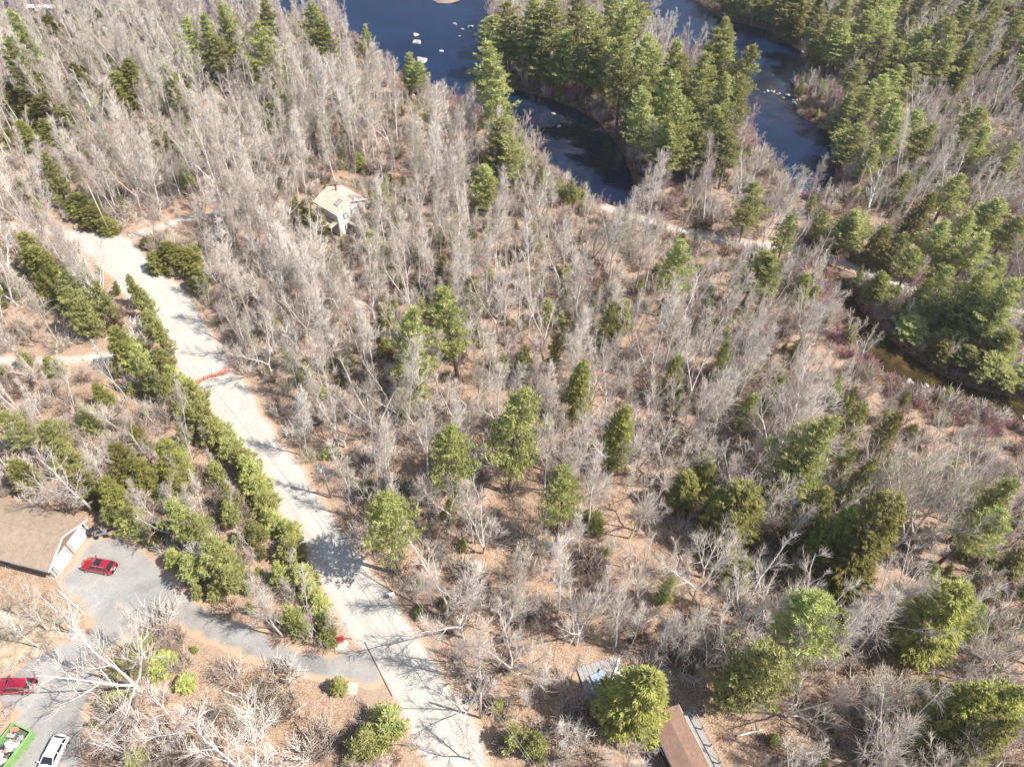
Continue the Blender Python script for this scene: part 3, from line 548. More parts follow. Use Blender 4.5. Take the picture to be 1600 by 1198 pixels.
# ------------------------------------------------------------------ bare woods
VR = [(100, 372), (205, 372), (290, 455), (345, 540), (385, 595), (450, 700), (530, 815), (620, 935), (700, 1060), (775, 1198), (665, 1198), (600, 1080), (545, 1000), (500, 900), (440, 800), (370, 690), (315, 605), (255, 520), (190, 430)]
CLEAR = [VR, [(75, 800), (160, 820), (240, 850), (330, 945), (450, 1000), (600, 1005), (600, 1060), (430, 1040), (300, 985), (190, 950), (120, 940), (70, 900)],
         [(0, 795), (150, 800), (150, 900), (0, 905)], [(0, 1040), (70, 1040), (70, 1100), (0, 1100)], [(0, 1125), (120, 1125), (115, 1198), (0, 1198)],
         [(480, 262), (562, 275), (560, 350), (520, 352), (476, 320)], [(1010, 1085), (1125, 1085), (1150, 1198), (1010, 1198)],
         [(520, 0), (738, 0), (738, 128), (640, 112), (545, 40)], [(1175, 60), (1245, 60), (1290, 260), (1225, 250), (1180, 180)], [(815, 165), (900, 165), (995, 300), (890, 290)], [(1340, 535), (1420, 555), (1600, 628), (1600, 668), (1480, 632), (1380, 600)], [(255, 345), (340, 330), (340, 350), (250, 372)], [(1040, 345), (1200, 372), (1200, 395), (1040, 372)]]
def rate(u, v):
    if v < -60 or v > 1290 or u < -160 or u > 1760: return .004
    if u < 735 and v < 420 and not (470 < u < 640 and 205 < v < 300): return .054
    if 470 < u < 640 and 205 < v < 300: return .012
    if 300 < u < 760 and 330 < v < 620: return .040
    if 900 < u < 1350 and 400 < v < 760: return .036
    if u < 300 and v < 800: return .032
    if u < 560 and 540 < v < 1010: return .026
    if u < 170 and v > 880: return .002
    if u < 660 and v > 985: return .0045
    if u > 1300 and 540 < v < 700 : return .010
    if 600 < u < 1080 and v > 600: return .024
    if 735 < u < 1080 and 190 <= v < 330: return .034
    if u > 1080 and v > 800: return .028
    if v < 60 and u > 1090: return .02
    if 740 < u < 1190 and v < 190: return .015
    if 1290 < u < 1480 and v < 240: return .026
    if u > 1470 and 300 < v < 560: return .014
    if u > 1100 and v < 420: return .024
    return .032
r = RS(21); area = [(-200, 200), (-2, 320)]
nC = int((area[0][1]-area[0][0])*(area[1][1]-area[1][0])*.11)
cand = np.stack([r.uniform(*area[0], nC), r.uniform(*area[1], nC)], 1)
pz = np.array([[a, b, 10.0] for a, b in cand]); pc, dep = PROJ(pz)
ok = (pc[:, 0] > -220) & (pc[:, 0] < 1820) & (pc[:, 1] > -110) & (pc[:, 1] < 1420) & (dep > 5)
cand, pc, dep = cand[ok], pc[ok], dep[ok]; rt = np.array([rate(*q) for q in pc]); ok = r.rand(len(cand)) < 1.6*rt/.11
cand, pc = cand[ok], pc[ok]
rdd = near_road(cand); wdd = wdist(cand); ok = (rdd > .9) & (wdd > 1.2); cand, pc, wdd = cand[ok], pc[ok], wdd[ok]
for hx_, hy_, hr_ in FLATS: ok = np.hypot(cand[:, 0]-hx_, cand[:, 1]-hy_) > hr_; cand, pc, wdd = cand[ok], pc[ok], wdd[ok]
dC = np.linalg.norm(cand[:, None]-conpts[None, :, :2], axis=2); ok = (dC > conpts[None, :, 2]*.55).all(1); cand, pc, wdd = cand[ok], pc[ok], wdd[ok]
cpx, cdep = PROJ(np.column_stack([conpts[:, :2], conpts[:, 3]*.6])); crx = conpts[:, 2]*FPX/cdep+4; cry = conpts[:, 3]*.42*FPX/cdep*.8+4
sel = []; grid = {}
kr = random.Random(11)
for i in range(len(cand)):
    x, y = cand[i]; key = (int(x//2), int(y//2)); bad = False
    for a in (-1, 0, 1):
        for b in (-1, 0, 1):
            for j in grid.get((key[0]+a, key[1]+b), ()):
                if np.hypot(*(cand[j]-cand[i])) < 1.45: bad = True
    if bad: continue
    u, v = pc[i]; q = kr.random()
    if wdd[i] < 9 and q < .45: kind = 'red'
    elif u > 820 and v < 520 and q < .12: kind = 'red'
    elif u < 560 and 540 < v < 1010: kind = 'birch' if q < .8 else 'slim'
    elif u < 640 and v > 1000: kind = 'big' if q < .45 else 'birch' if q < .65 else 'wide'
    elif u > 1050 and v > 650: kind = 'big' if q < .25 else 'wide' if q < .68 else 'slim'
    elif v < 420 and u < 735: kind = 'slim' if q < .6 else 'wide' if q < .93 else 'birch'
    elif v > 600: kind = 'slim' if q < .5 else 'wide' if q < .82 else 'big' if q < .9 else 'birch'
    else: kind = 'slim' if q < .5 else 'wide' if q < .92 else 'birch'
    src = kr.choice(BT[kind]); sc_ = kr.uniform(.55, 1.08) if kr.random() < .45 else kr.uniform(.8, 1.05)
    if kind == 'red': sc_ *= .8
    if u > 1300 and 500 < v < 720: sc_ *= .55
    hh_ = src['h']*sc_; pts, _ = PROJ([[x, y, hh_*f] for f in (.35, .6, .85, 1.0)])
    if any(inpoly(pts, c_).any() for c_ in CLEAR): continue
    if kind == 'big' or kind == 'wide':
        e = src['sp']*sc_*.7; pts, _ = PROJ([[x+a_, y+b_, hh_*.75] for a_, b_ in ((e, 0), (-e, 0), (0, e), (0, -e))])
        if sum(inpoly(pts, c_).sum() for c_ in CLEAR) > 1: continue
    dq = cdep-PROJ([[x, y, hh_*.6]])[1][0]; um, vm = PROJ([[x, y, hh_*.65]])[0][0]; e_ = ((cpx[:, 0]-um)/(crx*1.15))**2+((cpx[:, 1]-vm)/(cry*1.15))**2
    if ((e_ < 1) & (dq > .8)).any() and kr.random() < .88: continue
    grid.setdefault(key, []).append(i); sel.append((x, y, kind, src, sc_, hh_))
# hand-placed big trees whose pale limbs stand out
HAND = [(290, 1150, 'big', 0, .8), (400, 1120, 'wide', 1, .85), (225, 1190, 'wide', 2, .8), (120, 990, 'wide', 1, .9), (75, 985, 'big', 0, .72), (270, 845, 'big', 1, .86), (150, 800, 'big', 2, 1.05), (240, 735, 'big', 0, .85), (540, 700, 'big', 1, .82), (900, 1010, 'big', 2, .9), (730, 1115, 'wide', 2, .85), (735, 1185, 'wide', 0, .8), (1095, 905, 'big', 0, .95), (1190, 985, 'big', 1, .9),
        (551, 998, 'birch', 0, .8), (520, 1002, 'birch', 1, .75), (449, 984, 'birch', 2, .9), (501, 994, 'birch', 0, .8), (482, 962, 'birch', 1, .85), (430, 985, 'birch', 1, .7), (465, 930, 'birch', 2, .8), (345, 905, 'birch', 0, .9), (640, 1165, 'birch', 1, .7), (1330, 1190, 'big', 2, .8), (1440, 1180, 'big', 0, .8), (600, 760, 'birch', 2, .9), (575, 770, 'birch', 1, .85), (395, 860, 'birch', 0, .7), (410, 900, 'birch', 2, .7), (370, 820, 'birch', 1, .7), (425, 950, 'slim', 1, .5), (380, 790, 'slim', 2, .5), (350, 740, 'birch', 0, .6), (330, 700, 'slim', 0, .5), (455, 900, 'birch', 1, .6), (400, 930, 'slim', 3, .5), (1450, 1010, 'big', 1, .75), (1480, 1120, 'big', 2, .8)]
for (x, y, k, v, s) in HAND:
    s *= .78; p = G(x, y); src = BT[k][v]; sel.append((p[0], p[1], k, src, s, src['h']*s))
P3 = np.array([[s[0], s[1], s[5]*.6] for s in sel]); pp, dp = PROJ(P3); size = np.array([s[5]+s[3]['sp'] for s in sel])/dp
vis = (pp[:, 0] > -60) & (pp[:, 0] < 1660) & (pp[:, 1] > -60) & (pp[:, 1] < 1290); size = np.where(vis, size, 0)
order = np.argsort(-size); ind = set(order[:300].tolist())
KN = {'slim': ('bare_tree', 'slim pale bare tree'), 'wide': ('bare_tree', 'forked grey bare tree'), 'big': ('bare_tree', 'wide crooked pale bare tree'), 'birch': ('birch_tree', 'thin white bare birch'), 'red': ('maple_tree', 'low red-budded bare tree')}
stuff_pts = {}
for i, (x, y, k, src, s, h_) in enumerate(sel):
    if i in ind:
        tree_obj(src, KN[k][0], x, y, s, kr.random()*6.28, (kr.gauss(0, .05), kr.gauss(0, .05)), True, {'birch': 'birch tree', 'red': 'maple tree'}.get(k, 'bare tree'), KN[k][1])
    else: stuff_pts.setdefault(k, []).append((x, y, s, BT[k].index(src)))

# ------------------------------------------------------------------ masses: geometry-node scatter of whole tree meshes
def scatter(name, meshes, pts, scl, idx, label, tilt=.06, seed=0, zoff=-.05, sxy=None):
    c = bpy.data.collections.new(name+'_source')
    for i, m_ in enumerate(meshes): o = bpy.data.objects.new(f'{name}_{i:02d}', m_); c.objects.link(o)
    pts = np.array(pts); z = height(pts)+zoff; V = np.column_stack([pts, z]); me = bpy.data.meshes.new(name); me.vertices.add(len(V)); me.vertices.foreach_set('co', V.astype(np.float32).ravel())
    r_ = RS(seed); fattr(me, 'scl', scl); a = me.attributes.new('idx', 'INT', 'POINT'); a.data.foreach_set('value', np.array(idx, np.int32))
    ro = np.column_stack([r_.normal(0, tilt, len(V)), r_.normal(0, tilt, len(V)), r_.uniform(0, 6.28, len(V))]); a = me.attributes.new('rot', 'FLOAT_VECTOR', 'POINT'); a.data.foreach_set('vector', ro.astype(np.float32).ravel())
    o = put(name, me); tag(o, label, kind='stuff'); md = o.modifiers.new('scatter', 'NODES'); ng = bpy.data.node_groups.new(name, 'GeometryNodeTree'); md.node_group = ng
    ng.interface.new_socket('Geometry', in_out='INPUT', socket_type='NodeSocketGeometry'); ng.interface.new_socket('Geometry', in_out='OUTPUT', socket_type='NodeSocketGeometry')
    gi = ng.nodes.new('NodeGroupInput'); go = ng.nodes.new('NodeGroupOutput'); ip = ng.nodes.new('GeometryNodeInstanceOnPoints'); ci = ng.nodes.new('GeometryNodeCollectionInfo')
    ci.inputs['Collection'].default_value = c; ci.inputs['Separate Children'].default_value = True; ci.inputs['Reset Children'].default_value = True
    def na(n_, t_): q = ng.nodes.new('GeometryNodeInputNamedAttribute'); q.data_type = t_; q.inputs['Name'].default_value = n_; return q.outputs['Attribute']
    ip.inputs['Pick Instance'].default_value = True
    L = ng.links.new; L(gi.outputs[0], ip.inputs['Points']); L(ci.outputs[0], ip.inputs['Instance']); L(na('idx', 'INT'), ip.inputs['Instance Index']); L(na('rot', 'FLOAT_VECTOR'), ip.inputs['Rotation']); L(na('scl', 'FLOAT'), ip.inputs['Scale']); L(ip.outputs[0], go.inputs[0])
    return o
SL = {'slim': 'mass of slim bare grey trees far back in the woods', 'wide': 'mass of forked bare trees far back in the woods', 'big': 'wide bare trees far back among the evergreens', 'birch': 'thin pale birches far back in the woods', 'red': 'red-budded bare trees along the water'}
for k, L in stuff_pts.items():
    scatter('bare_woods', [b['joined'] for b in BF[k]], [(a[0], a[1]) for a in L], [a[2] for a in L], [a[3] % len(BF[k]) for a in L], SL[k], seed=len(L))
# undergrowth of brush, seedlings, litter sticks
def brush(seed, n, h, mt):
    g = Grow(seed); r = g.r
    for i in range(n):
        az = r.random()*6.28; p = np.array([math.cos(az), math.sin(az), 0])*r.uniform(0, .35*h); P, S = g.chain(p-np.array([0, 0, .1]), (math.cos(az)*.5, math.sin(az)*.5, 1), h*r.uniform(.6, 1.1), .024, 3, .15, .02, .4); g.twig.append((P, S, 3))
        for j in range(9):
            p2, d2 = at(P, r.uniform(.25, .98)); Q, S2 = g.chain(p2, g.perp(d2, r.uniform(.4, 1.0), r.random()*6.28), h*r.uniform(.25, .5), .018, 2, .12, .08, .5); g.twig.append((Q, S2, 3))
    V, Q = tubes_np(g.twig); return mesh_np('brush', V, Q, None, [mt])
BR = [brush(300+i, 22, 1.5, M['brush_twig']) for i in range(3)]+[brush(310+i, 18, 1.8, M['twig_grey']) for i in range(2)]
BRR = [brush(320+i, 26, 1.5, M['twig_red']) for i in range(2)]+[brush(330, 24, 1.3, M['brush_twig'])]
def spread(n, seed, cond, box_=((-170, 190), (5, 300))):
    r_ = RS(seed); P = np.stack([r_.uniform(*box_[0], n), r_.uniform(*box_[1], n)], 1); q, d = PROJ(np.column_stack([P, np.zeros(len(P))]))
    ok_ = (q[:, 0] > -60) & (q[:, 0] < 1660) & (q[:, 1] > -40) & (q[:, 1] < 1300); P, q = P[ok_], q[ok_]; rd_, wd_ = near_road(P), wdist(P); ok_ = (rd_ > .5) & (wd_ > .2)
    for a_, b_, c_ in FLATS: ok_ &= np.hypot(P[:, 0]-a_, P[:, 1]-b_) > c_-1
    ok_ &= cond(P, q, rd_, wd_, r_); return P[ok_]
P = spread(42000, 41, lambda P, q, rd_, wd_, r_: (r_.rand(len(P)) < .25+.9*(vnoise(P[:, 0]/7, P[:, 1]/7, 4)-.3)) & ((q[:, 0] > 170) | (q[:, 1] < 900) | (q[:, 1] > 1150)))
r_ = RS(1); scatter('undergrowth', BR, P, r_.uniform(.6, 2.0, len(P)), r_.randint(0, 5, len(P)), 'grey-brown leafless brush on the forest floor', .15, 2)
P = spread(26000, 42, lambda P, q, rd_, wd_, r_: (wd_ < 9) & (r_.rand(len(P)) < .9)|((q[:, 0] > 1500) & (q[:, 1] > 100) & (q[:, 1] < 160)))
scatter('bank_shrubs', BRR, P, r_.uniform(.5, 1.3, len(P)), r_.randint(0, 3, len(P)), 'reddish brown leafless shrubs along the water banks', .15, 3)
PS = spread(7000, 51, lambda P, q, rd_, wd_, r_: (rd_ > 1.2) & (wd_ > 1) & ((q[:, 0] > 640) | (q[:, 1] < 860)) & (r_.rand(len(P)) < .75*sm((vnoise(P[:, 0]/8, P[:, 1]/8, 14)-.2)*3)))
qq = PROJ(np.column_stack([PS, np.full(len(PS), 5.0)]))[0]; PS = PS[~np.any([inpoly(qq, c_) for c_ in CLEAR], axis=0)]
SB = [b['joined'] for b in BF['slim'][:4]+BF['wide'][:3]]; r_ = RS(52)
scatter('bare_saplings', SB, PS, r_.uniform(.25, .55, len(PS)), r_.randint(0, 7, len(PS)), 'thin leafless saplings filling the gaps between taller trees', .1, 53)
YS = [c_['joined'] for c_ in CT['Y']]+[c_['joined'] for c_ in CT['C']]
P = spread(11000, 43, lambda P, q, rd_, wd_, r_: r_.rand(len(P)) < np.where((q[:, 0] < 330) & (q[:, 1] < 830), .95, np.where((q[:, 0] < 560) & (q[:, 1] < 1000) & (q[:, 1] > 540), .95, np.where(q[:, 0] > 1000, .5, np.where((q[:, 1] < 560), .5, .22))))*sm((vnoise(P[:, 0]/9, P[:, 1]/9, 8)-.35)*4))
scatter('evergreen_seedlings', YS, P, np.exp(r_.normal(-.62, .42, len(P))), r_.randint(0, 6, len(P)), 'scattered small evergreen seedlings under the bare trees', .08, 4)
P = spread(22000, 44, lambda P, q, rd_, wd_, r_: q[:, 1] > 430)
g = Grow(400)
for i in range(5):
    pass
def stick(seed):
    g = Grow(seed); P, S = g.chain((-1.2, 0, .06), (1, 0, 0), 2.6, .035, 4, .08, 0, .4); P[:, 2] = .06; g.wood.append((P, S, 4))
    for j in range(4): p2, d2 = at(P, g.r.uniform(.3, .95)); Q, S2 = g.chain(p2, g.perp(d2, .7, g.r.random()*6.28), .7, .015, 2, .1, 0, .5); Q[:, 2] = np.abs(Q[:, 2]-.06)+.05; g.wood.append((Q, S2, 3))
    V, Q = tubes_np(g.wood); return mesh_np('stick', V, Q, None, [M['bark_grey']])
scatter('fallen_sticks', [stick(410+i) for i in range(4)], P[:11000], r_.uniform(.25, 1.0, len(P[:11000])), r_.randint(0, 4, len(P[:11000])), 'broken grey sticks lying among the fallen leaves', .03, 5, .0)
# ------------------------------------------------------------------ built things
def paint(name, c, rough=.35, spec=.5, metal=0, coat=0):
    m, t, b = mat(name, rough, spec); n = noise(t, 2.5, 4, .6); c = np.array(c); t.links.new(ramp(t, n, [(.3, tuple(c*.85)), (.7, tuple(np.minimum(c*1.1, .9)))]), b.inputs['Base Color'])
    b.inputs['Metallic'].default_value = metal; b.inputs['Coat Weight'].default_value = coat; return m
def shingle(name, c):
    m, t, b = mat(name, .9, .15); tc = N(t, 'ShaderNodeTexCoord'); br = N(t, 'ShaderNodeTexBrick'); br.inputs['Scale'].default_value = 3.2; br.inputs['Mortar Size'].default_value = .03; br.inputs['Brick Width'].default_value = .9; br.inputs['Row Height'].default_value = .5
    c = np.array(c); br.inputs['Color1'].default_value = (*c, 1); br.inputs['Color2'].default_value = (*(c*.72), 1); br.inputs['Mortar'].default_value = (*(c*.5), 1); t.links.new(tc.outputs['Object'], br.inputs['Vector'])
    cc = mix(t, .45, br.outputs['Color'], ramp(t, noise(t, 1.1, 5, .7), [(.3, tuple(c*.6)), (.7, tuple(c*1.25))])); t.links.new(cc, b.inputs['Base Color']); bump(t, b, br.outputs['Fac'], .3, .02); return m
K = dict(white=paint('white_paint', (.80, .79, .77), .5, .3), red=paint('red_car_paint', (.36, .012, .025), .25, .5, .15, 1), red2=paint('dark_red_car_paint', (.33, .01, .03), .25, .5, .15, 1), wcar=paint('white_car_paint', (.78, .78, .78), .3, .5, 0, 1), glass=paint('dark_glass', (.02, .025, .03), .06, .6), black=paint('black_rubber', (.025, .025, .025), .8, .2),
         chrome=paint('silver_metal', (.62, .62, .64), .3, .5, .8), lampg=paint('lamp_glass', (.75, .75, .72), .1, .6), lampr=paint('red_lamp', (.5, .02, .02), .2, .5), shB=shingle('brown_shingles', (.36, .27, .20)), shT=shingle('tan_shingles', (.58, .47, .36)), shR=shingle('red_brown_shingles', (.25, .155, .115)),
         sidingB=paint('tan_siding', (.23, .15, .12), .7, .2), sidingD=paint('dark_siding', (.06, .045, .04), .7, .2), wood=simple('weathered_wood', (.46, .37, .28), .85, .25, 4), greyw=simple('grey_boards', (.29, .275, .26), .85, .3, 3), green=paint('lime_green_paint', (.19, .33, .11), .5, .4), dgreen=paint('dark_green_paint', (.10, .13, .10), .5, .4),
         blue=paint('blue_tarp', (.27, .32, .40), .6, .3), orange=paint('orange_plastic', (.48, .15, .10), .6, .3), conc=simple('concrete', (.42, .38, .33), .9, .15, 2), pole=simple('utility_pole_wood', (.40, .35, .29), .85, .2, 4), wire=paint('cable', (.30, .29, .28), .5, .4), dark=paint('dark_plastic', (.04, .04, .045), .5, .4), tan=paint('tan_cardboard', (.5, .38, .25), .8, .2), pink=paint('rusty_metal', (.35, .15, .10), .7, .3))
def ang2(a, b): return math.atan2(b[1]-a[1], b[0]-a[0])
def frame_thing(name, label, cat, a, b, z=0, group=None): return thing(name, label, cat, (a[0], a[1], z), ang2(a, b), group)

# garage-house at the left
t = frame_thing('garage_house', 'brown-shingled garage with two white overhead doors facing the driveway', 'garage', gar_a, gar_b, -.05); W = float(np.linalg.norm(gar_b-gar_a)); Dp = 17.0; hw, hr = 2.75, 4.55
part('wall', [slab([(0, .0, 0), (W, .0, 0), (W, .0, hw), (W/2, 0, hr-.12), (0, 0, hw)], .2), box(.1, Dp/2+.2, hw/2, .2, Dp, hw), box(W-.1, Dp/2+.2, hw/2, .2, Dp, hw), box(W/2, Dp+.3, hw/2, W, .2, hw)], K['sidingB'], t)
for sgn, nm in ((0, 'roof'), (1, 'roof')):
    x0, x1 = (-.45, W/2) if sgn == 0 else (W+.45, W/2); z0 = hw-.45*(hr-hw)/(W/2)+.12
    P = [(x0, -.45, z0), (x1, -.45, hr+.12), (x1, Dp+.5, hr+.12), (x0, Dp+.5, z0)]
    if sgn == 0: P = P[::-1]
    q = slab(P, .14); c0 = np.array(q[0]); part(nm, q, K['shB'], t)
    part('rake_board', tube1([(x0, -.5, z0-.02), (x1, -.5, hr+.09)], .11, 4), K['white'], t)
    part('fascia_board', box(x0+(-.04 if sgn == 0 else .04), Dp/2, z0-.1, .06, Dp+.9, .2), K['white'], t)
part('ridge_cap', box(W/2, Dp/2, hr+.15, .3, Dp+.9, .07), K['shB'], t)
for x in (.0, W): part('corner_board', box(x, -.03, hw/2, .18, .12, hw), K['white'], t)
for cx in (1.86, 5.22):
    d = part('garage_door', box(cx, -.06, 1.2, 2.5, .08, 2.3), K['white'], t)
    for k in range(4): part('panel', box(cx, -.115, .32+k*.56, 2.42, .03, .51), K['white'], d)
    part('door_frame', [box(cx, -.05, 2.47, 3.0, .1, .14), box(cx-1.45, -.05, 1.2, .12, .1, 2.4), box(cx+1.45, -.05, 1.2, .12, .1, 2.4)], K['white'], t)
for cx in (.25, 6.8): part('wall_lamp', [box(cx, -.15, 2.1, .14, .16, .28), box(cx, -.15, 2.28, .2, .2, .06)], K['dark'], t)
part('window', [box(-.03, 5.5, 1.6, .06, 1.3, 1.1)], K['glass'], t); part('window_frame', [box(-.06, 5.5, 2.2, .08, 1.5, .1), box(-.06, 5.5, 1.0, .08, 1.5, .1)], K['white'], t)

# tan-roofed house
EH = 5.5; e1, e2 = G(489, 315, EH), G(526, 337, EH); dirx = unit(e2-e1); L = float(np.linalg.norm(e2-e1)); nrm = np.array([-dirx[1], dirx[0]])
run = float((G(548, 297, EH)-e2) @ nrm); run = max(6, min(run, 14)); RZ = EH+1.5
t = thing('tan_house', 'white-walled house with pale tan roof in the back woods', 'house', (e1[0], e1[1], 0), ang2(e1, e2))
gab = lambda x: slab([(x, .4, 0), (x, run-.4, 0), (x, run-.4, EH), (x, run/2, RZ-.15), (x, .4, EH)], .2)
part('wall', [gab(L-.35), gab(.55), box(L/2, .5, EH/2, L-1, .2, EH), box(L/2, run-.5, EH/2, L-1, .2, EH)], K['white'], t)
part('roof', slab([(0, 0, EH), (L, 0, EH), (L, run/2, RZ), (0, run/2, RZ)], .18), K['shT'], t)
part('roof', slab([(0, run/2, RZ), (L, run/2, RZ), (L, run, EH), (0, run, EH)], .18), K['shT'], t)
part('fascia_board', box(L/2, -.06, EH-.12, L+.1, .06, .26), K['wood'], t)
for x in (-.04, L+.04): part('rake_board', [tube1([(x, 0, EH-.08), (x, run/2, RZ-.08)], .09, 4), tube1([(x, run/2, RZ-.08), (x, run, EH-.08)], .09, 4)], K['white'], t)
sl = math.atan2(RZ-EH, run/2)
for u in (.68, .62):
    v = .30 if u < .65 else .72; pz_ = EH+(RZ-EH)*(1-abs(v-.5)*2)+.08; an_ = sl if v < .5 else -sl
    sk = part('skylight', box(0, 0, 0, 1.0, 1.5, .12), K['greyw'], t, loc=(L*(u+.1), run*v, pz_), rot=(an_, 0, 0)); part('skylight_frame', [box(-.55, 0, 0, .08, 1.6, .16), box(.55, 0, 0, .08, 1.6, .16), box(0, .8, 0, 1.18, .08, .16), box(0, -.8, 0, 1.18, .08, .16)], K['chrome'], sk)
ch = part('chimney', box(L*.28, run*.58, RZ+.2, .35, .35, 1.7), K['pink'], t); part('chimney_cap', box(L*.28, run*.58, RZ+1.1, .5, .5, .1), K['dark'], ch)
part('porch_roof', slab([(L*.4, -1.6, 3.0), (L*.95, -1.6, 3.0), (L*.95, .3, 3.5), (L*.4, .3, 3.5)], .12), K['shT'], t)
for u in (.42, .68, .93): part('porch_post', box(L*u, -1.5, 1.45, .14, .14, 2.9), K['white'], t)
part('deck', box(L+1.1, run*.62, 2.4, 2.4, run*.6, .14), K['wood'], t)
for v in (.34, .62, .9): part('deck_rail', box(L+2.25, run*v, 2.0, .1, .1, 3.0), K['wood'], t)
part('deck_rail', box(L+2.25, run*.62, 3.45, .12, run*.6, .1), K['wood'], t)
for v in (.3, .55, .78):
    for z_ in (1.5, 4.2): f = part('window', box(L-.24, run*v, z_, .08, .8, 1.0), K['lampg'], t); part('window_frame', [box(L-.2, run*v, z_+.55, .1, 1.0, .1), box(L-.2, run*v, z_-.55, .1, 1.0, .1), box(L-.2, run*v-.45, z_, .1, .1, 1.0), box(L-.2, run*v+.45, z_, .1, .1, 1.0)], K['greyw'], f)

# brown cabin bottom right
za = 3.0; a0, a1 = G(1030, 1152, za), G(1060, 1215, za); b0 = G(1064, 1112, za); ax = unit(a1-a0); nn = np.array([-ax[1], ax[0]]); Wd = float((b0-a0) @ nn)
t = thing('brown_cabin', 'red-brown roofed cabin with dark walls, half hidden by an evergreen', 'cabin', (a0[0]-ax[0]*2.5, a0[1]-ax[1]*2.5, 0), math.atan2(ax[1], ax[0])); LL = 14; sg = 1 if Wd > 0 else -1; Wd = abs(Wd)
y0, y1 = (0, Wd*sg)
def fl(P): return P if sg > 0 else P[::-1]
part('wall', [box(LL/2, sg*.35, 1.45, LL-1, .2, 2.9), box(LL/2, sg*(Wd-.35), 1.45, LL-1, .2, 2.9), box(.5, sg*Wd/2, 1.45, .2, Wd-.7, 2.9), box(LL-.5, sg*Wd/2, 1.45, .2, Wd-.7, 2.9)], K['sidingD'], t)
part('roof', slab(fl([(0, -.1*sg, 3.0), (LL, -.1*sg, 3.0), (LL, sg*Wd*.5, 3.55), (0, sg*Wd*.5, 3.55)]), .14), K['shR'], t); part('roof', slab(fl([(0, sg*Wd*.5, 3.55), (LL, sg*Wd*.5, 3.55), (LL, sg*(Wd+.1), 3.0), (0, sg*(Wd+.1), 3.0)]), .14), K['shR'], t)
part('gutter', box(LL/2, sg*(Wd+.18), 2.95, LL, .10, .12), K['wood'], t); part('gutter', box(LL/2, -sg*.18, 2.95, LL, .12, .12), K['dark'], t)
for k in range(3):
    f = part('window', box(3.2+k*3.2, sg*.22, 1.7, 1.4, .06, 1.2), K['glass'], t); part('window_frame', [box(3.2+k*3.2, sg*.2, 2.35, 1.6, .1, .1), box(3.2+k*3.2, sg*.2, 1.05, 1.6, .1, .1)], K['white'], f)
part('deck', [box(LL/2, sg*(Wd+1.3), .55, LL-1, 2.0, .12)], K['greyw'], t)
for k in range(7): part('deck_post', box(1+k*2, sg*(Wd+2.2), .9, .12, .12, 1.6), K['greyw'], t)
part('deck_rail', box(LL/2, sg*(Wd+2.2), 1.7, LL-1, .1, .08), K['greyw'], t)
st = part('stair', [box(6+.0, -sg*(.8+.3*k), .9-.25*k, 1.4, .28, .06) for k in range(4)], K['greyw'], t)

